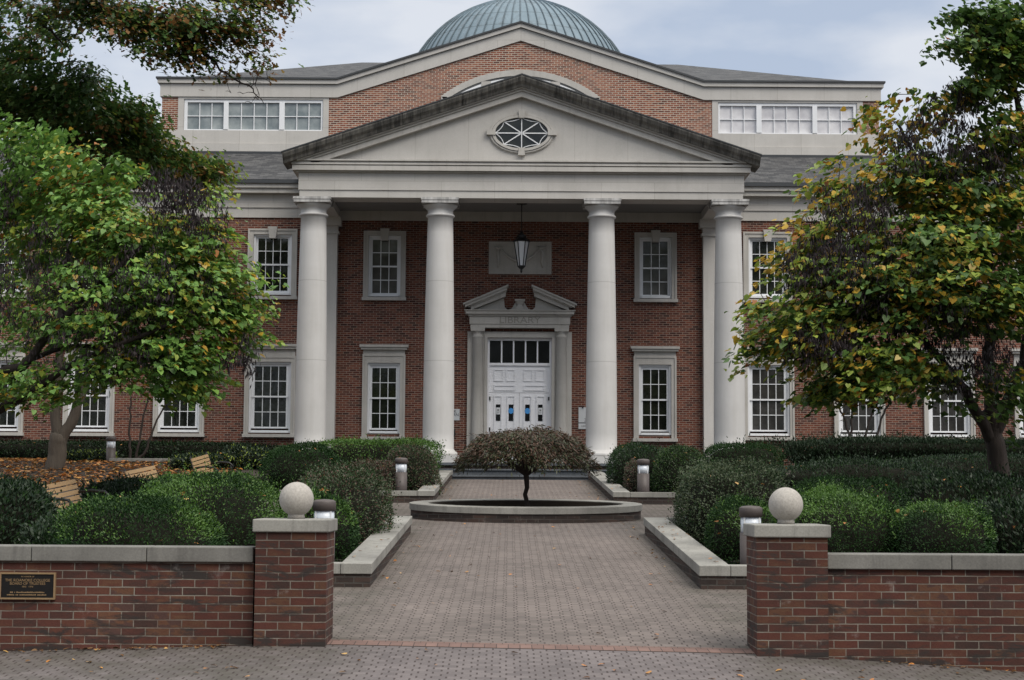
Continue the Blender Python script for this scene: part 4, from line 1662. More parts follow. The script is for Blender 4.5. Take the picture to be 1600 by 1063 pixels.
def kerb(s, y0, y1, hb, hc, xr, label, xr_far=None, nst=5):
    gf = lambda y: Gf(0, y)
    org = (s * KI, y0, gf(y0))
    t = thing('planter_kerb', label, 'kerb', org, 0, 'low stone-capped planter kerbs along the walk')
    br = MB()
    a, c = sorted((s * (KI + 0.02), s * (KI + 0.33)))
    ramp_box(br, a, c, y0 + 0.02, y1 - 0.02, -0.3, hb, gf)
    a, c = sorted((s * (KI + 0.331), s * xr))
    g0 = lambda y: gf(y0)
    ramp_box(br, a, c, y0 + 0.02, y0 + 0.33, -0.3, hb, g0)
    if xr_far:
        a, c = sorted((s * (KI + 0.331), s * xr_far))
        g1 = lambda y: gf(y1)
        ramp_box(br, a, c, y1 - 0.33, y1 - 0.02, -0.3, hb, g1)
    br.build('brick_base', MAT['brick_kerb'], t, org)
    ys = np.linspace(y0, y1, nst + 1)
    for i in range(nst):
        cp = MB()
        a, c = sorted((s * KI, s * (KI + 0.35)))
        ramp_box(cp, a, c, ys[i] + 0.002, ys[i + 1] - 0.002, hb + 0.001, hb + hc, gf)
        cp.build('coping_stone', MAT['concrete'], t, org, bevel=0.008)
    for (xx, yy0, gg) in ((xr, y0, g0),) + (((xr_far, y1 - 0.35, g1),) if xr_far else ()):
        xs_ = np.arange(KI + 0.35, xx, 1.1).tolist() + [xx]
        for i in range(len(xs_) - 1):
            cp = MB()
            a, c = sorted((s * (xs_[i] + 0.004), s * (xs_[i + 1] - 0.002)))
            ramp_box(cp, a, c, yy0, yy0 + 0.35, hb + 0.001, hb + hc, gg)
            cp.build('coping_stone', MAT['concrete'], t, org, bevel=0.008)
    return t


kerb(-1, 18.75, 26.5, 0.145, 0.12, 3.0, 'long stone-capped kerb behind the left gate pier', 4.2, 6)
kerb(1, 18.75, 26.5, 0.145, 0.12, 3.0, 'long stone-capped kerb behind the right gate pier', 4.2, 6)
kerb(-1, 34.2, 45.4, 0.14, 0.11, 5.0, 'stone-capped kerb beside the steps, left of the walk', None, 6)
kerb(1, 34.2, 45.4, 0.14, 0.11, 5.0, 'stone-capped kerb beside the steps, right of the walk', None, 6)

PLY, PA, PB = 30.02, 2.09, 1.34
gs = 0.0544
pg0 = -2.083 + gs * PLY
tp_ = thing('oval_planter', 'oval brick planter with a pale stone rim in the middle of the walk', 'planter', (0, PLY, pg0))


def oval_wall(mb, a0, b0, a1, b1, z0, z1, n=80):
    vs, fs = [], []
    for i in range(n):
        t = 2 * math.pi * i / n
        c, s_ = math.cos(t), math.sin(t)
        for a, b_, z in ((a1, b1, z0), (a1, b1, z1), (a0, b0, z1), (a0, b0, z0)):
            vs.append((a * c, b_ * s_, z + gs * b_ * s_))
    for i in range(n):
        j = (i + 1) % n
        for k in range(4):
            m = (k + 1) % 4
            fs.append((i * 4 + k, j * 4 + k, j * 4 + m, i * 4 + m))
    mb.add(vs, fs)


m_ = MB()
oval_wall(m_, PA - 0.30, PB - 0.30, PA - 0.025, PB - 0.025, -0.25, 0.15)
m_.build('brick_base', MAT['brick_kerb'], tp_)
m_ = MB()
oval_wall(m_, PA - 0.34, PB - 0.34, PA, PB, 0.151, 0.265)
m_.build('stone_rim', MAT['concrete'], tp_, bevel=0.008)
m_ = MB()
oval_wall(m_, PA - 0.362, PB - 0.362, PA - 0.3405, PB - 0.3405, -0.1, 0.25)
m_.build('inner_lining', MAT['mulch'], tp_)
m_ = MB()
pts = [((PA - 0.29) * math.cos(2 * math.pi * i / 40), PLY + (PB - 0.29) * math.sin(2 * math.pi * i / 40)) for i in range(40)]
vs = [(x, y, pg0 + 0.07 + gs * (y - PLY)) for x, y in pts]
m_.add(vs, [tuple(range(40))])
tag(m_.build('planter_soil', MAT['mulch']), kind='structure')


# bollards
def bollard_mesh():
    t = thing('path_light', 'x', 'path light', (0, 0, 0), 0, 'round bollard lights in the planting beds')
    a = MB()
    a.lathe([(0.128, -0.15), (0.128, 0.545)], 0, 0, 28)
    a.build('post', MAT['bronze_box'], t)
    a = MB()
    a.lathe([(0.118, 0.546), (0.118, 0.724)], 0, 0, 28)
    a.build('lens', MAT['lens'], t)
    a = MB()
    a.lathe([(0.135, 0.725), (0.135, 0.825), (0.128, 0.835), (0.10, 0.850), (0.001, 0.858)], 0, 0, 28)
    a.build('cap', MAT['bronze_box'], t)
    a = MB()
    for q in range(4):
        an = rad(45 + 90 * q)
        a = MB()
        a.bar((0.121 * math.cos(an), 0.121 * math.sin(an), 0.546), (0.121 * math.cos(an), 0.121 * math.sin(an), 0.724), 0.014, 0.014)
        a.build('lens_strut', MAT['white'], t)
    return t


bol = None
for u, v, Y, lab in ((627, 715, 35.3, 'brown bollard light before the reddish bush left of the steps'),
                     (1005, 717, 35.3, 'brown bollard light before the round green bush right of the steps'),
                     (507, 780, 19.35, 'brown bollard light just behind the left gate pier'),
                     (1173, 790, 19.35, 'brown bollard light just behind the right gate pier'),
                     (1082, 792, 26.2, 'brown bollard light mostly hidden by the big grey-green bush'),
                     (174, 682, 45.3, 'brown bollard light standing near the brick wall of the left wing')):
    p = at(u, v, Y)
    if bol is None:
        bol = o = bollard_mesh()
    else:
        o = copy_tree(bol)
    o['label'] = lab
    o.location = (p[0], Y, p[2] - 0.858)


# benches
def bench_proto():
    t = thing('park_bench', 'x', 'bench', (0, 0, 0), 0, 'slatted benches along the left path')
    Ln = 1.3
    # local frame: length along +x, faces -y
    for i, (yy, zz) in enumerate(((-0.42, 0.43), (-0.33, 0.435), (-0.24, 0.43), (-0.15, 0.42), (-0.06, 0.41))):
        s_ = MB()
        s_.box(-Ln / 2, Ln / 2, yy - 0.038, yy + 0.038, zz, zz + 0.028)
        s_.build('seat_slat', MAT['wood'], t, bevel=0.004)
    for i in range(5):
        z0 = 0.47 + i * 0.083
        yb = 0.0 + i * 0.028
        s_ = MB()
        vs = []
        for x in (-Ln / 2, Ln / 2):
            vs += [(x, yb, z0), (x, yb + 0.024, z0 - 0.004), (x, yb + 0.047, z0 + 0.06), (x, yb + 0.023, z0 + 0.064)]
        s_.add(vs, [(0, 1, 2, 3), (7, 6, 5, 4), (0, 4, 5, 1), (1, 5, 6, 2), (2, 6, 7, 3), (3, 7, 4, 0)])
        s_.build('back_slat', MAT['wood'], t, bevel=0.004)
    for x in (-Ln / 2 + 0.03, Ln / 2 - 0.03):
        e = MB()
        e.tube([(x, 0.17, 0.92), (x, 0.05, 0.50), (x, 0.03, 0.40), (x, 0.08, 0.2), (x, 0.16, 0.0)], [0.02, 0.024, 0.026, 0.024, 0.022], 6)
        e.tube([(x, 0.03, 0.395), (x, -0.2, 0.39), (x, -0.42, 0.40), (x, -0.45, 0.2), (x, -0.43, 0.0)], [0.024, 0.022, 0.024, 0.022, 0.022], 6)
        e.tube([(x, 0.06, 0.66), (x, -0.15, 0.69), (x, -0.38, 0.67), (x, -0.47, 0.60), (x, -0.45, 0.53), (x, -0.40, 0.54), (x, -0.40, 0.58)], [0.02, 0.024, 0.024, 0.02, 0.018, 0.015, 0.012], 6)
        e.tube([(x, -0.43, 0.40), (x, -0.44, 0.50), (x, -0.41, 0.62)], 0.018, 6)
        e.build('iron_end', MAT['black_iron'], t)
    return t


bpr = None
for u, v, Y, rz, lab in ((104, 751, 26.0, 0, 'slatted wood bench with curled black iron arms, nearest to the wall'),
                         (233, 729, 31.5, 0, 'slatted wood bench half hidden by the clipped bush, middle of the row'),
                         (323, 711, 38.0, 6, 'slatted wood bench with tilted back, farthest along the left path')):
    p = at(u, v, Y)
    if bpr is None:
        bpr = o = bench_proto()
    else:
        o = copy_tree(bpr)
    o['label'] = lab
    o.rotation_euler = (0, rad(-6), rad(78 + rz))
    o.location = (p[0], Y, p[2] - 0.90)

# low retaining wall behind the benches
pa, pb = at(172, 716, 45.0), at(420, 717, 45.0)
rw = thing('retaining_wall', 'low weathered brick wall with a stone top behind the benches', 'wall', ((pa[0] + pb[0]) / 2, 45.1, pa[2] - 0.5))
off = ((pa[0] + pb[0]) / 2, 45.1, pa[2] - 0.5)
m_ = MB()
m_.box(pa[0], pb[0], 45.0, 45.28, pa[2] - 0.9, pa[2] - 0.09)
m_.build('brickwork', MAT['brick_kerb'], rw, off)
m_ = MB()
m_.box(pa[0] - 0.02, pb[0] + 0.02, 44.97, 45.31, pa[2] - 0.089, pa[2])
m_.build('coping_stone', MAT['concrete'], rw, off, bevel=0.008)


# ------------------------------------------------------------------ shrubs
def lump_fn(seed, amp, freq):
    r = np.random.default_rng(seed)
    K = r.normal(size=(9, 3)) * freq
    ph = r.uniform(0, 6.28, 9)
    am = r.uniform(0.4, 1, 9)
    am /= am.sum()

    def f(U):
        return 1 + amp * 2.2 * (np.cos(U @ K.T + ph) * am).sum(1)
    return f


def bush(name, label, c, w, d, h, n, lf, mats, wts, p=2.6, lump=0.09, shape='oval', seed=1, top_mat=None, cat='bush',
         up_bias=0.4, rough=0.10, group=None, kind=None, sprig=0):
    """clipped or loose shrub: leaf blades over a lumpy dome, dark twigs inside.  c = (x, y) centre on the ground"""
    r = np.random.default_rng(seed)
    z0 = Gf(c[0], c[1])
    U = unit(r.normal(size=(n, 3)))
    U[:, 2] = np.where(U[:, 2] < -0.55, -U[:, 2], U[:, 2])
    pn = (np.abs(U) ** p).sum(1) ** (1 / p)
    Rd = np.array([w / 2 * 0.97, d / 2, h * 0.63])
    lf_ = lump_fn(seed + 77, lump, 2.6)
    lf2 = lump_fn(seed + 99, lump * 0.5, 7.0)
    rr = lf_(U) * lf2(U) / pn
    depth = 1 - 0.16 * r.random(n) ** 2.2 + rough * 0.5 * np.abs(r.normal(size=n)) * (r.random(n) < 0.22)
    P = U * (rr * depth)[:, None] * Rd
    P[:, 2] += h * 0.35
    keep = P[:, 2] > -0.16
    P, U, n = P[keep], U[keep], int(keep.sum())
    out = unit(U / Rd)
    rnd = unit(r.normal(size=(n, 3)))
    A = unit(out * 0.65 + rnd * 0.85 + np.array([0, 0, up_bias]))
    N = unit(out * 0.9 + rnd[:, [1, 2, 0]] * 0.7 + np.array([0, 0, 0.35]))
    Ln = lf[0] * r.uniform(0.65, 1.3, n)
    Wd = lf[1] * r.uniform(0.7, 1.25, n)
    V, F, k = leaves(P, A, N, Ln, Wd, shape)
    mi = r.choice(len(mats), size=n, p=np.array(wts) / sum(wts))
    if top_mat is not None:
        # fresh shoots: patches where the plant has grown since clipping
        pat = lump_fn(seed + 5, 1.0, 4.0)(U)
        hit = (P[:, 2] > h * 0.55) & (pat + 0.5 * r.normal(size=n) > top_mat[1])
        mi = np.where(hit, top_mat[0], mi)
    mlist = [MAT[m] for m in mats] + [MAT['twig']]
    mi = np.repeat(mi, k)
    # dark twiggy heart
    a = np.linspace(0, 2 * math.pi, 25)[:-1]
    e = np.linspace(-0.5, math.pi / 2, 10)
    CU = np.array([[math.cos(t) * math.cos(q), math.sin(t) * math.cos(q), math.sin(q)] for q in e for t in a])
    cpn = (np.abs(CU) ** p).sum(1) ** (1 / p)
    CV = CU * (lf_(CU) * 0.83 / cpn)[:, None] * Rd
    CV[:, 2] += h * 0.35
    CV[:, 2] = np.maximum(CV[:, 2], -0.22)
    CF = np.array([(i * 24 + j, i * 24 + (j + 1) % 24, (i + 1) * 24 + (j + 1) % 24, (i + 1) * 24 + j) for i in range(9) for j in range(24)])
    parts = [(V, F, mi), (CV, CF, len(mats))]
    if sprig:
        # whippy shoots that stand clear of the outline
        idx = r.choice(n, sprig)
        for i in idx:
            if P[i, 2] < h * 0.5:
                continue
            L_ = r.uniform(0.08, 0.22)
            m = 7
            t = np.linspace(0.2, 1, m)[:, None]
            dd = unit((out[i] * 0.5 + np.array([0, 0, 1.0]) + 0.3 * r.normal(size=3))[None])[0]
            Q = P[i] + dd * t * L_
            AA = unit(dd + 0.9 * r.normal(size=(m, 3)))
            v_, f_, k_ = leaves(Q, AA, r.normal(size=(m, 3)) + np.array([0, 0, 1]), np.full(m, lf[0]) * 1.1, np.full(m, lf[1]) * 1.1, shape)
            parts.append((v_, f_, np.full(len(f_), top_mat[0] if top_mat else 0)))
    top = np.where(P[:, 2] > h * 0.45)[0]
    if len(top) > 20 and shape == 'oval':
        pick = r.choice(top, 9)
        m = len(pick)
        v_, f_, k_ = leaves(P[pick] + out[pick] * 0.012, r.normal(size=(m, 3)) * np.array([1, 1, 0.3]), out[pick] + 0.4 * r.normal(size=(m, 3)),
                            r.uniform(0.045, 0.085, m), r.uniform(0.03, 0.05, m), 'heart')
        parts.append((v_, f_, len(mlist)))
        mlist.append(MAT['leaf_gold'])
    o = np_object(name, parts, mlist)
    o.location = (c[0], c[1], z0)
    tag(o, label, cat, group, kind)
    return o


def bpx(u0, u1, vtop, Y):
    """centre x, width and height above ground for a shrub seen between two columns of the photograph"""
    a, b_ = at(u0, vtop, Y), at(u1, vtop, Y)
    x = (a[0] + b_[0]) / 2
    h = at((u0 + u1) / 2, vtop, Y)[2] - Gf(x, Y)
    return x, b_[0] - a[0], h


def pbush(name, label, u0, u1, vtop, Y, depth, n, lf, mats, wts, **k):
    x, w, h = bpx(u0, u1, vtop, Y)
    return bush(name, label, (x, Y), w * 0.97, depth, h * 0.98, n, lf, mats, wts, **k)


BX, NW, YW_ = 'lf_box', 'lf_box_new', 'lf_yew'
pbush('clipped_bush', 'wide dark green clipped bush just behind the left garden wall', 95, 355, 772, 18.4, 2.0, 30000, (0.034, 0.015), [BX, YW_, NW], [4, 5, .1], seed=3, top_mat=(2, 1.35), sprig=25)
pbush('clipped_bush', 'broad clipped bush topped with bright new shoots, left of the left pier', 190, 450, 740, 20.6, 2.3, 32000, (0.034, 0.015), [BX, YW_, NW], [4, 5, .2], seed=4, top_mat=(2, 0.75), sprig=120)
pbush('clipped_bush', 'upright green bush squeezed between left pier and kerb', 425, 560, 766, 21.3, 1.3, 14000, (0.034, 0.016), [BX, YW_, NW], [4, 5, .15], seed=5, top_mat=(2, 1.1), sprig=40)
pbush('azalea_bush', 'large azalea with red-tinged leaves above the left kerb', 458, 612, 727, 23.6, 2.2, 22000, (0.036, 0.018), ['lf_azalea', 'lf_azalea_red', 'lf_box'], [5, 1.6, 3], seed=6, lump=0.11, rough=0.16)
pbush('clipped_bush', 'smooth dark green dome left of the azaleas before the portico', 403, 545, 692, 37.0, 2.2, 15000, (0.045, 0.02), [YW_, BX, NW], [6, 3, .1], seed=7, p=2.2, lump=0.06)
pbush('hedge', 'bright green hedge along the left half of the portico', 480, 690, 686, 44.0, 1.6, 15000, (0.055, 0.025), [NW, BX], [3, 4], seed=8, p=4.5, lump=0.07, cat='hedge', sprig=60, top_mat=(0, 0.7))
pbush('azalea_bush', 'small dull red azalea left of the brown bollard light', 543, 628, 719, 35.6, 1.1, 8000, (0.04, 0.02), ['lf_azalea_red', 'lf_azalea'], [4, 3], seed=9, rough=0.16)
pbush('azalea_bush', 'rounded azalea with rusty top at the left of the steps', 600, 690, 692, 37.0, 1.6, 13000, (0.04, 0.02), ['lf_azalea', 'lf_azalea_red', BX], [4, 2.4, 3], seed=10, p=2.4)
pbush('clipped_bush', 'round dark green bush at the right of the steps', 944, 1048, 693, 38.0, 1.7, 14000, (0.042, 0.02), [BX, 'lf_laurel'], [5, 3], seed=11, sprig=20)
pbush('clipped_bush', 'round green bush behind the bollard right of the steps', 1014, 1106, 694, 36.8, 1.5, 13000, (0.042, 0.02), [BX, 'lf_azalea', NW], [5, 2, .6], seed=12, p=2.2)
pbush('azalea_bush', 'tiny azalea with red leaf tips, left of the right bollard', 973, 1012, 722, 35.9, 0.7, 4500, (0.036, 0.018), ['lf_azalea', 'lf_azalea_red'], [3, 3], seed=13)
pbush('hedge', 'low dark green hedge before the right outer column', 1092, 1225, 694, 42.5, 1.6, 12000, (0.05, 0.022), [YW_, BX], [5, 3], seed=14, p=3.4, cat='hedge')
pbush('azalea_bush', 'big grey-green azalea hanging over the right kerb', 1058, 1224, 718, 25.2, 2.3, 26000, (0.038, 0.02), ['lf_azalea', 'lf_laurel', BX], [7, 1, 2], seed=15, lump=0.1, rough=0.16)
pbush('clipped_bush', 'dark green dome between right kerb and right gate pier', 1100, 1222, 776, 21.6, 1.3, 15000, (0.034, 0.014), [YW_, BX, NW], [6, 2, .08], seed=16, top_mat=(2, 1.4), sprig=25)
pbush('clipped_bush', 'clipped green mound with bright shoots behind the right pier', 1205, 1435, 765, 20.3, 1.9, 28000, (0.033, 0.014), [YW_, BX, NW], [6, 3, .12], seed=17, top_mat=(2, 0.9), sprig=120)
pbush('clipped_bush', 'darker clipped mound at the right end of the bed', 1385, 1550, 778, 19.6, 1.8, 20000, (0.033, 0.014), [YW_, BX, NW], [6, 3, .08], seed=18, top_mat=(2, 1.3), sprig=40)
pbush('clipped_bush', 'flat-topped dark bush beyond the right clipped mound', 1225, 1420, 742, 25.0, 2.6, 20000, (0.04, 0.018), [BX, YW_, 'lf_dark'], [3, 3, 3], seed=19, lump=0.1)
pbush('hedge', 'long dark hedge under the left wing windows', -60, 462, 691, 49.6, 1.2, 26000, (0.07, 0.032), ['lf_dark', BX], [5, 1], seed=20, p=4.5, lump=0.13, cat='hedge', rough=0.2)
pbush('hedge', 'tall-shooted dark hedge under the right wing windows', 1225, 1680, 688, 47.5, 1.8, 30000, (0.085, 0.036), ['lf_dark', 'lf_laurel'], [5, 2], seed=21, p=3.6, lump=0.14, cat='hedge', rough=0.35, up_bias=0.9, sprig=150)
for i, (u0, u1, v, Y, lab) in enumerate(((268, 345, 712, 43.5, 'leafy shrub behind the middle bench'), (345, 425, 700, 43.8, 'pale-leaved shrub at the foot of the far bench'),
                                        (95, 180, 706, 46.0, 'dark broad-leaved shrub beside the grey tree trunk'))):
    pbush('laurel_shrub', lab, u0, u1, v, Y, 1.2, 5000, (0.085, 0.035), ['lf_laurel', 'lf_yg', 'lf_dark'], [5, 1, 3], seed=30 + i, rough=0.3, lump=0.13, cat='shrub')
for i, (u0, u1, v, Y, lab) in enumerate(((-70, 92, 758, 22.5, 'broad-leaved laurel at the left edge before the first bench'),
                                        (60, 150, 815, 21.0, 'spreading laurel under the nearest bench'),
                                        (132, 285, 754, 29.0, 'dark laurel between the nearest and middle bench'),
                                        (1405, 1640, 742, 26.0, 'tall dark laurel bed at the right under the tree'),
                                        (1500, 1660, 790, 20.5, 'dark laurel bush at the right edge above the wall'),
                                        (1190, 1500, 716, 36.5, 'wide dark laurel thicket before the right wing'),
                                        (1390, 1700, 712, 42.0, 'dark laurel row at the foot of the right redbud trunk'))):
    pbush('laurel_shrub', lab, u0, u1, v, Y, 2.2, 12000, (0.065, 0.028), ['lf_laurel', 'lf_dark', BX], [3 if i > 2 else 5, 7 if i > 2 else 2, 2], seed=40 + i, rough=0.25, lump=0.12, cat='shrub', up_bias=0.7)


# ------------------------------------------------------------------ trees
def tree(name, label, base, limbs, blobs, leaf, group=None, bark_m='bark_dark', pods=None, seed=1, twig_r=0.012):
    """limbs: (points, r0, r1).  blobs: (centre, radii, clusters, leaves per cluster, weights per leaf material)"""
    r = np.random.default_rng(seed)
    t = thing(name, label, 'tree', tuple(base), 0, group)
    off = np.array(base)
    nodes, nrad = [], []
    tv = []
    for pts, r0, r1 in limbs:
        pts = [np.array(p, float) for p in pts]
        # resample smoothly
        P = []
        for i in range(len(pts) - 1):
            p0 = pts[max(i - 1, 0)]
            p1, p2 = pts[i], pts[i + 1]
            p3 = pts[min(i + 2, len(pts) - 1)]
            for q in np.linspace(0, 1, 6)[:-1]:
                P.append(0.5 * ((2 * p1) + (-p0 + p2) * q + (2 * p0 - 5 * p1 + 4 * p2 - p3) * q * q + (-p0 + 3 * p1 - 3 * p2 + p3) * q ** 3))
        P.append(pts[-1])
        P = np.array(P)
        P[1:-1] += r.normal(size=(len(P) - 2, 3)) * 0.018
        rs = r0 + (r1 - r0) * np.linspace(0, 1, len(P)) ** 0.8
        V, F = tube_np(P, rs, 9)
        tv.append((V, F, 0))
        for p, q in zip(P[1:], rs[1:]):
            nodes.append(p)
            nrad.append(q)
    nodes = list(nodes)
    # clusters joined greedily to the nearest wood
    cl = []
    for c, rd, ncl, nl, wt in blobs:
        U = unit(r.normal(size=(ncl, 3)))
        q = r.random(ncl) ** (1 / 2.4)
        C = np.array(c) + U * q[:, None] * np.array(rd)
        for x in C:
            cl.append((x, nl, wt))
    N0 = np.array(nodes)
    order = np.argsort([np.min(np.sum((N0 - c[0]) ** 2, 1)) for c in cl])
    arr = np.zeros((len(nodes) + 5 * len(cl), 3))
    arr[:len(nodes)] = N0
    cnt = len(nodes)
    bv = []
    dirs = {}
    for oi in order:
        p = cl[oi][0]
        D = np.sum((arr[:cnt] - p) ** 2, 1)
        j = int(np.argmin(D))
        a = arr[j].copy()
        d = p - a
        Ld = np.linalg.norm(d)
        if Ld < 0.05:
            dirs[oi] = np.array([0, 0, 1.0])
            continue
        m = a + d * 0.5 + np.array([0, 0, 0.10 * Ld]) + r.normal(size=3) * 0.07 * Ld
        Q = np.array([a, a * 0.56 + m * 0.5 - a * 0.06, m, (m + p) / 2 + np.array([0, 0, 0.02 * Ld]), p])
        rr = min(0.035, twig_r * (0.5 + 0.6 * Ld))
        V, F = tube_np(Q, np.linspace(rr, 0.0035, 5), 4)
        bv.append((V, F, 0))
        for x in Q[1:]:
            arr[cnt] = x
            cnt += 1
        dirs[oi] = unit((p - m)[None])[0]
    tv, bv = tv + bv, []
    np_object('trunk', tv, [MAT[bark_m]], t, off, smooth=True)
    if bv:
        np_object('branches', bv, [MAT[bark_m]], t, off)
    shape, L0, W0, mats, spread, droop = leaf
    PP, AA, NN, LL, WW, MI = [], [], [], [], [], []
    ctr = np.mean([c[0] for c in cl], 0)
    for i, (p, nl, wt) in enumerate(cl):
        k = max(0, int(nl * (1.3 if shape == 'heart' else 1.45) * r.uniform(0.5, 1.5)) if nl else 0)
        if k == 0:
            continue
        if shape == 'heart':
            # a drooping flat spray: leaves strung along a side shoot
            sd = unit(np.array([[p[0] - ctr[0], p[1] - ctr[1], 0]]))[0] + r.normal(size=3) * np.array([0.8, 0.8, 0.12])
            sd = unit(sd[None])[0]
            tt = r.uniform(-0.55, 0.55, (k, 1))
            lat = np.cross(sd, [0, 0, 1.0])
            q = p + sd * tt * 4.2 * spread + lat * r.normal(size=(k, 1)) * spread * 0.75
            q[:, 2] += -0.55 * (tt[:, 0] + 0.2) ** 2 * spread * 4 + r.normal(size=k) * spread * 0.2
        else:
            q = p + r.normal(size=(k, 3)) * np.array([spread, spread, spread * 0.6]) - dirs[i] * r.random((k, 1)) * 0.35
        od = q - ctr
        od[:, 2] = 0
        od = unit(od) + 0.55 * r.normal(size=(k, 3)) * np.array([1, 1, 0])
        A = od * 0.7 + np.array([0, 0, -droop]) + 0.40 * r.normal(size=(k, 3)) * np.array([1, 1, 0.8])
        N = od * 0.35 + np.array([0, 0, 1.0]) + 0.33 * r.normal(size=(k, 3))
        w = np.array(wt, float)
        w = w * np.exp(r.normal(size=len(w)) * 0.8)
        if shape == 'heart':
            w[2:] *= 0.7
        w /= w.sum()
        PP.append(q)
        AA.append(A)
        NN.append(N)
        LL.append(L0 * r.uniform(0.5, 1.3, k))
        MI.append(r.choice(len(w), size=k, p=w))
    P, A, N, Ln, MI = map(np.concatenate, (PP, AA, NN, LL, MI))
    V, F, kf = leaves(P, A, N, Ln, Ln * (W0 / L0) * r.uniform(0.8, 1.15, len(P)), shape)
    np_object('crown', [(V, F, np.repeat(MI, kf))], [MAT[m] for m in mats], t, off)
    if pods:
        PP = []
        for c, rd, ncl, npod in pods:
            U = unit(r.normal(size=(ncl, 3)))
            C = np.array(c) + np.array([0, -0.5, 0]) + U * (r.random(ncl) ** 0.45)[:, None] * np.array(rd)
            for x in C:
                k = int(npod * r.uniform(0.5, 1.5))
                PP.append(x + r.normal(size=(k, 3)) * np.array([0.055, 0.055, 0.05]))
        P = np.concatenate(PP)
        k = len(P)
        A = np.stack([0.3 * r.normal(size=k), 0.3 * r.normal(size=k), -np.ones(k)], 1)
        V, F, kf = leaves(P, A, r.normal(size=(k, 3)), r.uniform(0.07, 0.12, k), r.uniform(0.016, 0.026, k), 'oval')
        np_object('seed_pods', [(V, F, 0)], [MAT['lf_pod']], t, off)
    return t


def bl(u, v, Y, ru, rv, rdep, ncl, nl, wt):
    s = 2600.0 / Y
    return (at(u, v, Y), (ru / s, rdep, rv / s), ncl, nl, wt)


def pod(u, v, Y, ru, rv, rdep, ncl, nl=14):
    s = 2600.0 / Y
    return (at(u, v, Y), (ru / s, rdep, rv / s), int(ncl * 0.6), nl + 3)


RB = ('heart', 0.100, 0.096, ['lf_green', 'lf_yg', 'lf_yellow', 'lf_orange'], 0.18, 0.38)
# left redbud: trunk just out of the picture
Y1 = 27.0
gb_ = Gf(at(-130, 800, Y1)[0], Y1)
b0 = np.array([at(-130, 700, Y1)[0], Y1, gb_ - 0.1])
tree('redbud_tree', 'broad redbud with green heart-shaped leaves and dark pods, left of the portico', b0,
     [([b0, at(-125, 700, Y1), at(-95, 640, Y1)], 0.24, 0.19),
      ([at(-105, 650, Y1), at(-10, 588, Y1), at(40, 566, 26.7), at(95, 500, 26.5), at(170, 430, 26.5), at(240, 370, 26.5)], 0.12, 0.025),
      ([at(-110, 668, Y1), at(0, 640, 26.6), at(60, 603, 26.4), at(130, 560, 26.2), at(230, 520, 26), at(340, 470, 26)], 0.10, 0.02),
      ([at(-100, 640, Y1), at(-60, 500, Y1), at(-10, 380, 27.5), at(30, 280, 27.5)], 0.14, 0.03),
      ([at(40, 566, 26.7), at(120, 540, 27), at(200, 560, 27.2), at(300, 560, 27.2)], 0.05, 0.015),
      ([at(95, 500, 26.5), at(100, 420, 27), at(130, 340, 27.3), at(170, 290, 27.3)], 0.06, 0.02)],
     [bl(200, 470, 27, 150, 90, 1.5, 125, 33, (8, 1.2, 0.31, 0.04)),
      bl(300, 480, 26.6, 92, 82, 1.2, 84, 32, (8, 2.0, 0.496, 0.02)),
      bl(315, 400, 26.8, 58, 58, 0.9, 45, 32, (6, 2.5, 0.868, 0.04)),
      bl(370, 460, 26.6, 40, 45, 0.6, 22, 24, (5, 4, 0.868, 0.04)),
      bl(395, 425, 26.6, 34, 14, 0.4, 5, 14, (6, 3, 0.372, 0)),
      bl(368, 520, 26.6, 40, 40, 0.6, 17, 22, (5, 3, 1.24, 0.08)),
      bl(240, 560, 26.6, 130, 42, 1.2, 75, 30, (8, 1.2, 0.31, 0.02)),
      bl(60, 600, 26.6, 110, 32, 1.0, 48, 26, (7, 2, 0.434, 0.04)),
      bl(60, 500, 27.3, 110, 70, 1.4, 30, 22, (8, 1, 0.186, 0.04)),
      bl(40, 260, 28, 70, 90, 1.5, 70, 32, (9, .6, 0.062, 0.02)),
      bl(60, 360, 28, 110, 60, 1.4, 60, 30, (7, 1, 0.496, 0.24)),
      bl(140, 280, 27.4, 90, 50, 1.2, 56, 28, (6, 1.6, 0.868, 0.52)),
      bl(180, 350, 27.2, 100, 55, 1.2, 75, 32, (7, 1.5, 0.558, 0.16)),
      bl(285, 350, 27.0, 60, 50, 0.9, 24, 20, (3, 3, 1.612, 0.08)),
      bl(330, 310, 27.0, 35, 35, 0.6, 8, 12, (2, 3, 1.86, 0.04)),
      bl(285, 610, 26.6, 60, 22, 0.7, 20, 22, (8, 2, 0.31, 0))],
     RB, 'redbud trees beside the portico', 'bark_dark',
     [pod(70, 450, 26.9, 120, 100, 1.2, 260), pod(285, 320, 26.8, 60, 55, 0.7, 190), pod(180, 540, 26.6, 130, 60, 1.0, 160),
      pod(250, 450, 26.6, 110, 70, 1.1, 150), pod(385, 560, 26.5, 30, 40, 0.4, 40), pod(30, 300, 27.6, 60, 80, 1.0, 90), pod(330, 360, 26.7, 40, 40, .5, 50)], seed=21)

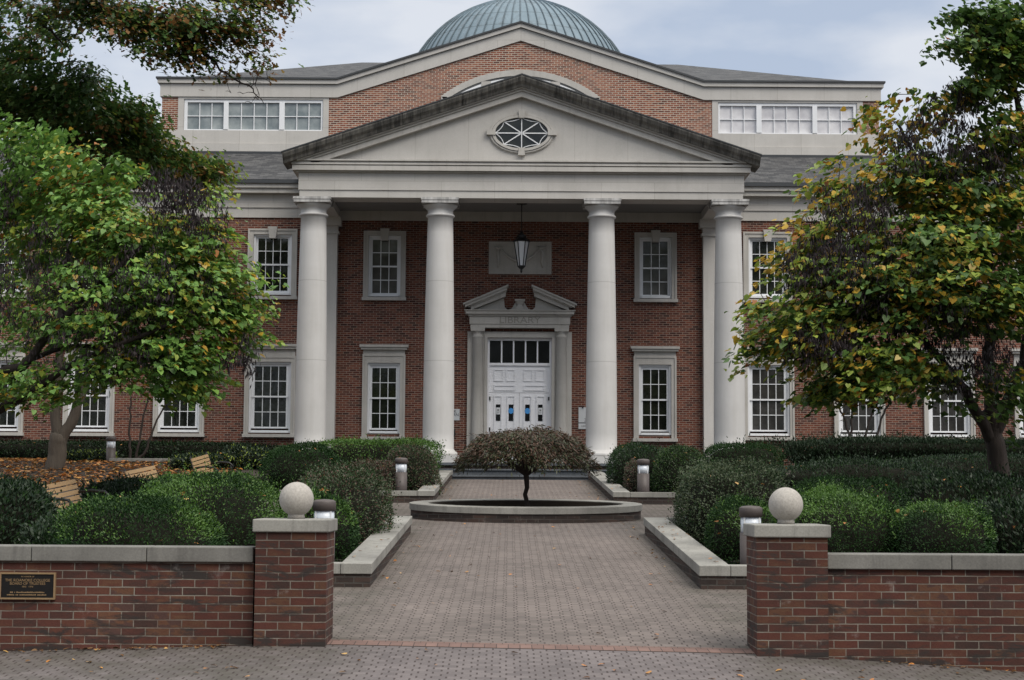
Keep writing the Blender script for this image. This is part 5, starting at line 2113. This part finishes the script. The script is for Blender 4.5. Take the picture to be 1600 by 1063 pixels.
# right redbud, darker and turning
RB2 = ('heart', 0.112, 0.108, ['lf_green_dark', 'lf_yg', 'lf_yellow', 'lf_orange'], 0.18, 0.38)
Y4 = 27.5
xb = at(1562, 700, Y4)[0]
b4 = np.array([xb, Y4, Gf(xb, Y4) - 0.1])
tree('redbud_tree', 'tall redbud turning yellow with black pods, right of the portico', b4,
     [([b4, at(1560, 740, Y4), at(1552, 680, Y4), at(1548, 640, Y4)], 0.19, 0.14),
      ([at(1552, 690, Y4), at(1515, 625, 27.2), at(1480, 575, 27), at(1430, 520, 26.6), at(1360, 470, 26.2), at(1280, 430, 25.8)], 0.11, 0.02),
      ([at(1550, 660, Y4), at(1548, 570, Y4), at(1530, 470, 27.2), at(1490, 370, 27), at(1440, 270, 26.8), at(1400, 190, 26.8)], 0.13, 0.02),
      ([at(1556, 670, Y4), at(1585, 600, 27.3), at(1612, 500, 27), at(1620, 350, 26.5), at(1600, 200, 26.2), at(1570, 90, 26)], 0.13, 0.03),
      ([at(1600, 200, 26.2), at(1560, 60, 26), at(1510, 55, 25.8)], 0.04, 0.012),
      ([at(1480, 575, 27), at(1400, 560, 26.6), at(1320, 560, 26), at(1240, 560, 25.6)], 0.05, 0.012),
      ([at(1612, 520, 27), at(1680, 430, 26.8), at(1720, 330, 26.5)], 0.08, 0.02)],
     [bl(1430, 420, 26.2, 150, 85, 1.6, 175, 34, (8, 3, 1.5, .05)),
      bl(1330, 480, 25.8, 110, 85, 1.2, 90, 28, (6, 3, 2.0, .1)),
      bl(1250, 510, 25.6, 70, 60, 0.9, 55, 26, (3, 3, 3.2, .2)),
      bl(1195, 470, 25.6, 42, 22, 0.5, 9, 14, (2, 3, 3, .1)),
      bl(1195, 545, 25.6, 38, 24, 0.5, 9, 14, (4, 3, 2, .1)),
      bl(1255, 395, 25.9, 60, 55, 0.8, 26, 22, (2, 3, 3.6, .2)),
      bl(1310, 350, 26.2, 70, 60, 0.9, 28, 22, (2, 3, 3.6, .2)),
      bl(1300, 280, 26.4, 45, 40, 0.7, 20, 18, (2, 2.5, 3.5, .3)),
      bl(1350, 570, 25.8, 120, 48, 1.1, 70, 28, (6, 3, 2, .1)),
      bl(1410, 290, 26.6, 95, 55, 1.1, 52, 24, (6, 2.6, 2.4, .2)),
      bl(1390, 190, 26.8, 50, 55, 0.7, 20, 14, (2, 2, 3, .6)),
      bl(1455, 170, 26.8, 40, 45, 0.6, 12, 12, (2, 2, 3, .8)),
      bl(1530, 330, 26.6, 110, 85, 1.5, 100, 32, (7, 3, 2.4, .1)),
      bl(1575, 215, 26.3, 60, 45, 1.1, 40, 26, (6, 2, 2.4, .3)),
      bl(1545, 18, 26.0, 55, 16, 0.8, 26, 26, (10, .6, .1, .05)),
      bl(1555, 52, 26.0, 60, 12, 0.8, 26, 26, (10, .6, .15, .05)),
      bl(1505, 66, 25.8, 34, 9, 0.5, 10, 20, (10, .6, .1, .05)),
      bl(1560, 84, 26.0, 50, 12, 0.8, 22, 26, (10, .7, .3, .05)),
      bl(1585, 115, 26.0, 34, 18, 0.8, 16, 24, (9, .8, .6, .1)),
      bl(1540, 140, 26.1, 48, 14, 0.8, 20, 24, (9, .8, .5, .1)),
      bl(1620, 60, 26.0, 50, 70, 0.9, 40, 26, (10, .7, .3, .05)),
      bl(1490, 490, 26.5, 110, 45, 1.2, 44, 24, (9, 1.6, .6, .05)),
      bl(1570, 470, 25.6, 60, 40, 0.8, 30, 24, (7, 2.6, 1.0, .05)),
      bl(1500, 600, 26.8, 90, 40, 0.9, 16, 12, (7, 2, 1.2, .05)),
      bl(1310, 605, 25.8, 85, 24, 0.8, 28, 20, (6, 3, 2, .1)), bl(1450, 598, 26.5, 65, 32, 0.8, 16, 14, (7, 3, 1, .05)),
      bl(1590, 610, 26.2, 40, 60, 0.7, 22, 20, (10, 1.4, .2, 0)),
      bl(1640, 400, 26.5, 80, 160, 1.4, 70, 26, (9, 1.5, .8, .05))],
     RB2, 'redbud trees beside the portico', 'bark_dark',
     [pod(1290, 430, 25.7, 80, 60, 0.8, 240), pod(1330, 350, 26.0, 80, 60, .9, 200), pod(1440, 240, 26.5, 90, 60, .9, 170), pod(1400, 480, 26.4, 140, 80, 1.2, 280),
      pod(1540, 260, 26.5, 80, 60, 1.0, 130), pod(1270, 540, 25.6, 70, 35, .6, 130), pod(1500, 560, 26.6, 90, 60, 1.0, 170), pod(1480, 170, 26.7, 60, 40, .6, 70)], seed=33)

# grey twin-trunked tree farther back on the left
Y2 = 43.0
p = at(85, 742, Y2)
b2 = np.array([p[0], Y2, Gf(p[0], Y2) - 0.15])
tree('grey_forked_tree', 'smooth grey tree forking low above the leaf litter on the left', b2,
     [([b2, at(84, 742, Y2), at(90, 700, Y2), at(93, 678, Y2)], 0.28, 0.22),
      ([at(92, 690, Y2), at(87, 640, Y2), at(93, 560, Y2), at(95, 470, Y2), at(120, 380, Y2)], 0.17, 0.05),
      ([at(94, 690, Y2), at(118, 640, Y2), at(133, 600, Y2), at(165, 555, 42.6), at(215, 500, 42.4), at(260, 420, 42)], 0.17, 0.04)],
     [bl(110, 400, 43, 150, 90, 2.2, 110, 24, (7, 2, .5, .3)), bl(240, 400, 42.5, 100, 80, 1.8, 80, 24, (7, 2, 1, .2)), bl(40, 500, 43, 110, 70, 1.8, 60, 22, (8, 1, .3, .1))],
     ('heart', 0.12, 0.10, ['lf_green', 'lf_yg', 'lf_yellow', 'lf_orange'], 0.26, 0.4), None, 'bark', None, seed=5)

# oak with an overhanging branch
Y3 = 36.0
xo = at(-330, 700, Y3)[0]
b3 = np.array([xo, Y3, Gf(xo, Y3) - 0.2])
OK = ('lobed', 0.14, 0.10, ['lf_oak', 'lf_oak_turn', 'lf_yg'], 0.19, 0.45)
tree('oak_tree', 'tall dark oak with orange-tinged leaves reaching over from the top left', b3,
     [([b3, at(-330, 500, Y3), at(-300, 250, Y3), at(-260, 80, Y3), at(-240, -120, Y3)], 0.5, 0.25),
      ([at(-270, 110, Y3), at(-120, 20, 35), at(0, -15, 34), at(120, 0, 33.5), at(230, 40, 33), at(290, 66, 33)], 0.15, 0.05),
      ([at(290, 66, 33), at(318, 80, 33), at(345, 108, 33), at(395, 140, 33), at(412, 162, 33)], 0.045, 0.006),
      ([at(60, -10, 33.7), at(160, -20, 33.2), at(280, -8, 33), at(380, 5, 33), at(470, -5, 33)], 0.10, 0.012),
      ([at(0, -15, 34), at(70, 40, 34.2), at(110, 80, 34.4)], 0.05, 0.012),
      ([at(-300, 250, Y3), at(-150, 200, 36), at(0, 170, 36), at(110, 150, 36), at(200, 180, 36)], 0.22, 0.03),
      ([at(-150, 200, 36), at(-20, 110, 36), at(60, 90, 36)], 0.1, 0.02),
      ([at(0, 170, 36), at(100, 230, 36.5), at(200, 260, 37), at(290, 265, 37.5)], 0.1, 0.02),
      ([at(230, 40, 33), at(330, 45, 33), at(410, 60, 33)], 0.045, 0.01)],
     [bl(20, 150, 36, 110, 75, 2.4, 150, 36, (10, .3, .1)),
      bl(130, 175, 36, 95, 62, 2.0, 130, 36, (10, .5, .1)),
      bl(215, 205, 36.2, 48, 50, 1.2, 60, 32, (8, 1, .3)),
      bl(150, 255, 36.5, 120, 40, 1.6, 80, 30, (10, .6, .2)),
      bl(280, 262, 37.5, 70, 34, 1.1, 46, 26, (6, 2.2, 1)),
      bl(330, 278, 37.8, 34, 36, 0.7, 26, 22, (5, 2, 2.5)), bl(250, 250, 37.2, 60, 40, 1.0, 34, 26, (8, 1, 1.5)),
      bl(20, 40, 35, 110, 55, 1.8, 60, 26, (8, 1, .3)),
      bl(120, 15, 33.6, 100, 30, 1.2, 60, 26, (7, 2, .5)),
      bl(200, 40, 33.2, 60, 40, 1.0, 60, 26, (6, 2.6, .6)),
      bl(285, 45, 33, 70, 45, 1.0, 74, 26, (5, 3.6, .7)),
      bl(270, 88, 33, 70, 22, 0.7, 26, 20, (7, 2, .3)),
      bl(370, 40, 33, 48, 42, 0.8, 42, 22, (5, 4, 1)),
      bl(420, 8, 33, 55, 18, 0.6, 22, 18, (4, 5, .8)),
      bl(395, 92, 33, 26, 20, 0.4, 10, 16, (4, 4, 1)),
      bl(200, -40, 33.4, 240, 30, 1.5, 60, 24, (6, 2, .5)),
      bl(385, 130, 33, 48, 34, 0.5, 34, 0, (1, 1, 1)), bl(330, 110, 33, 40, 25, 0.5, 16, 5, (5, 4, 1)),
      bl(-160, 60, 35.5, 110, 180, 3.0, 110, 24, (10, .5, .1))],
     OK, None, 'bark_dark', None, seed=8, twig_r=0.014)


# thin many-stemmed small trees against the wings
def stems(label, pts, blobs, seed):
    b_ = np.array([pts[0][0][0], pts[0][0][1], Gf(pts[0][0][0], pts[0][0][1]) - 0.1])
    return tree('slender_tree', label, b_, [([b_ + np.array([0.05 * i, 0, 0])] + q, 0.05, 0.022) for i, q in enumerate(pts)], blobs,
                ('oval', 0.09, 0.05, ['lf_oak', 'lf_green', 'lf_yellow'], 0.2, 0.3), 'slender many-stemmed trees by the wings', 'bark_dark', None, seed=seed)


stems('thin many-stemmed tree before the second right wing window',
      [[at(1328, 705, 48.5), at(1322, 660, 48.5), at(1308, 630, 48.5), at(1300, 590, 48.5)], [at(1330, 700, 48.5), at(1331, 650, 48.5), at(1340, 600, 48.5)],
       [at(1348, 700, 48.5), at(1358, 660, 48.5), at(1378, 610, 48.5), at(1390, 580, 48.5)], [at(1358, 705, 48.5), at(1378, 655, 48.5), at(1392, 620, 48.5), at(1410, 590, 48.5)]],
      [bl(1330, 595, 48.5, 75, 35, 1.0, 40, 30, (6, 3, .3)), bl(1390, 600, 48.5, 50, 30, .8, 24, 26, (6, 3, .3))], 51)
stems('thin many-stemmed tree before the third left wing window',
      [[at(203, 705, 48.5), at(203, 660, 48.5), at(205, 620, 48.5)], [at(215, 705, 48.5), at(222, 660, 48.5), at(235, 610, 48.5)],
       [at(228, 705, 48.5), at(242, 665, 48.5), at(262, 625, 48.5)]],
      [bl(225, 590, 48.5, 60, 35, .9, 20, 24, (6, 3, .3))], 52)

# weeping maple in the oval planter
YM = PLY - 0.15
mb_ = np.array([0.0, YM, pg0 + 0.06])
hm = at(823, 672, YM)[2]
zlow = at(823, 715, YM)[2]
r = np.random.default_rng(61)
mt = thing('weeping_maple', 'small dark red laceleaf maple with an umbrella crown in the oval planter', 'tree', tuple(mb_))
zf = at(823, 737, YM)[2]
tv = []
V, F = tube_np([mb_, mb_ + np.array([0.035, 0, 0.16]), mb_ + np.array([-0.015, 0.02, 0.36]), mb_ + np.array([0.02, 0, 0.48]), np.array([0.0, YM, zf])], [0.058, 0.044, 0.040, 0.042, 0.052], 9)
tv.append((V, F, 0))
tips = []
MW = 1.21


def umbrella(x, y):
    q = min(1.0, math.hypot(x / MW, y / 1.05))
    return zlow + (hm - zlow) * (1 - q ** 4.6) * 0.9 + 0.07 * math.sin(3.1 * x + 1) * math.sin(2.7 * y + 1) + 0.05 * math.sin(7.3 * x + 0.5) * math.cos(5.1 * y)


for i in range(46):
    a = r.uniform(0, 6.283)
    q = math.sqrt(r.uniform(0.05, 1.0)) * 0.93
    x, y = MW * q * math.cos(a), 1.05 * q * math.sin(a)
    z = umbrella(x, y)
    P = [np.array([0, YM, zf - 0.06]), np.array([x * 0.25, YM + y * 0.25, zf + 0.10]), np.array([x * 0.65, YM + y * 0.65, max(zf + 0.2, z - 0.04)]), np.array([x, YM + y, z - 0.03])]
    V, F = tube_np(P, [0.034, 0.02, 0.01, 0.004], 5)
    tv.append((V, F, 0))
np_object('trunk', tv, [MAT['bark_dark']], mt, mb_, smooth=True)
n = 18000
a = r.uniform(0, 6.283, n)
q = np.sqrt(r.random(n)) ** 0.9
q = q * (1 + 0.06 * np.sin(5 * a) + 0.05 * np.sin(9 * a + 1) + 0.04 * np.sin(17 * a))
X, Yy = MW * q * np.cos(a), 1.05 * q * np.sin(a)
Zt = np.array([umbrella(x, y) for x, y in zip(X, Yy)])
thick = 0.07 + 0.26 * np.clip(1.05 - q, 0, 1) ** 0.5 + 0.10 * (q > 0.75)
dp = r.random(n) ** 1.3
Z = Zt - dp * thick + 0.035 * r.normal(size=n)
P = np.stack([X, YM + Yy, Z], 1)
A = np.stack([np.cos(a) * 0.9, np.sin(a) * 0.9, -0.55 * np.ones(n)], 1) + 0.55 * r.normal(size=(n, 3))
N = np.stack([np.cos(a) * 0.5, np.sin(a) * 0.5, np.ones(n)], 1) + 0.5 * r.normal(size=(n, 3))
Ln = r.uniform(0.05, 0.115, n)
V, F, k = leaves(P, A, N, Ln, Ln * 0.27, 'oval')
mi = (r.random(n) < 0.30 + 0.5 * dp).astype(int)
ex = []
for i in range(60):    # wisps that stand above the crown
    x, y = r.uniform(-0.9, 0.9), r.uniform(-0.7, 0.7)
    z = umbrella(x, y)
    m = 9
    d = np.array([r.normal() * 0.9, r.normal() * 0.5, 0.55])
    t_ = np.linspace(0, 1, m)[:, None]
    Q = np.array([x, YM + y, z - 0.03]) + d * t_ * 0.16 - np.array([0, 0, 0.05]) * t_ ** 2
    v_, f_, k_ = leaves(Q, d + 0.7 * r.normal(size=(m, 3)), r.normal(size=(m, 3)), np.full(m, 0.07), np.full(m, 0.013), 'oval')
    ex.append((v_, f_, 0))
np_object('crown', [(V, F, np.repeat(mi, k))] + ex, [MAT['lf_maple'], MAT['lf_maple_in']], mt, mb_)

# ------------------------------------------------------------------ fallen leaves
r = np.random.default_rng(71)


def litter(name, X, Yv, Zv, size, mats, wts):
    n = len(X)
    az = r.uniform(0, 6.283, n)
    A = np.stack([np.cos(az), np.sin(az), 0.12 * r.normal(size=n)], 1)
    N = np.stack([0.22 * r.normal(size=n), 0.22 * r.normal(size=n), np.ones(n)], 1)
    Ln = size * r.uniform(0.6, 1.3, n)
    V, F, k = leaves(np.stack([X, Yv, Zv], 1), A, N, Ln, Ln * 0.75, 'heart')
    mi = np.repeat(r.choice(len(mats), size=n, p=np.array(wts) / sum(wts)), k)
    return tag(np_object(name, [(V, F, mi)], [MAT[m] for m in mats]), kind='stuff')


n = 260
X = np.concatenate([r.uniform(-1.8, 1.8, 110), 1.8 - np.abs(r.normal(size=90)) * 0.22, -1.8 + np.abs(r.normal(size=60)) * 0.18])
Yv = np.concatenate([r.uniform(14.5, 45, 110), r.uniform(19, 45, 90), r.uniform(19, 45, 60)])
keep = ~(((X / 2.2) ** 2 + ((Yv - PLY) / 1.5) ** 2) < 1)
X, Yv = X[keep], Yv[keep]
litter('fallen_leaves', X, Yv, G(X, Yv) + 0.014, 0.05, ['leaf_gold', 'lf_brown'], [2, 3])
X = r.uniform(-6, 6, 90)
Yv = r.uniform(11.5, 14.0, 90)
litter('fallen_leaves', X, Yv, G(X, Yv) + 0.012, 0.055, ['leaf_gold', 'lf_brown'], [3, 3])
X = np.concatenate([r.uniform(-5, -2.6, 60), r.uniform(2.6, 5, 60)])
Yv = 14.12 - np.abs(r.normal(size=120)) * 0.06
litter('fallen_leaves', X, Yv, G(X, Yv) + 0.015, 0.05, ['leaf_gold', 'lf_brown'], [2, 4])
X = np.concatenate([r.uniform(KI + .03, KI + .32, 34), -r.uniform(KI + .03, KI + .32, 22)])
Yv = np.concatenate([r.uniform(19, 26, 22), r.uniform(34.5, 38, 12), r.uniform(19, 26, 10), r.uniform(34.4, 37, 12)])
Z = -2.083 + .0544 * Yv + np.where(Yv < 30, 0.28, 0.265)
litter('fallen_leaves', X, Yv, Z, 0.055, ['leaf_gold', 'lf_brown'], [3, 3])
n = 6500
X = r.uniform(-17, -7.2, n)
Yv = r.uniform(38.5, 48.5, n)
litter('leaf_litter', X, Yv, G(X, Yv) + r.uniform(0.0, 0.05, n), 0.12, ['leaf_gold', 'lf_brown', 'lf_orange'], [6, 2, 3])
a = r.uniform(0, 6.283, 60)
q = np.sqrt(r.random(60))
X, Yv = 1.7 * q * np.cos(a), PLY + 0.95 * q * np.sin(a)
litter('fallen_leaves', X, Yv, pg0 + 0.09 + gs * (Yv - PLY), 0.06, ['leaf_gold', 'lf_brown'], [4, 2])
X = np.concatenate([r.uniform(2.25, 3.6, 130), r.uniform(-3.6, -2.25, 60)])
Yv = np.concatenate([r.uniform(19.3, 26, 130), r.uniform(19.3, 26, 60)])
litter('fallen_leaves', X, Yv, G(X, Yv) + 0.0, 0.055, ['leaf_gold', 'lf_brown'], [2, 4])

# trees across the street, behind the viewer: they darken the low sky and show in the window panes
r = np.random.default_rng(81)
parts = []
for i in range(9):
    cx, cy = -52 + i * 13 + r.uniform(-2, 2), -30 + r.uniform(-5, 4)
    g = Gf(cx, cy)
    H = r.uniform(26, 31)
    V, F = tube_np([(cx, cy, g - 0.2), (cx + 0.2, cy, g + 4), (cx, cy + 0.3, g + H * 0.8)], [0.35, 0.26, 0.08], 8)
    parts.append((V, F, 3))
    n = 5200
    U = unit(r.normal(size=(n, 3)))
    rr = r.random(n) ** 0.4 * (1 + 0.2 * np.sin(U[:, 0] * 5 + i) * np.cos(U[:, 2] * 6))
    P = np.array([cx, cy, g + H * 0.58]) + U * rr[:, None] * np.array([7.6, 5.0, H * 0.45])
    A = U + 0.7 * r.normal(size=(n, 3))
    Ln = r.uniform(0.4, 0.75, n)
    V, F, k = leaves(P, A, r.normal(size=(n, 3)) + np.array([0, 0, 0.8]), Ln, Ln * 0.7, 'oval')
    parts.append((V, F, np.repeat(r.choice(3, size=n, p=[0.7, 0.15, 0.15]), k)))
tag(np_object('street_trees', parts, [MAT['lf_oak'], MAT['lf_oak_turn'], MAT['lf_yg'], MAT['bark_dark']]), kind='stuff')
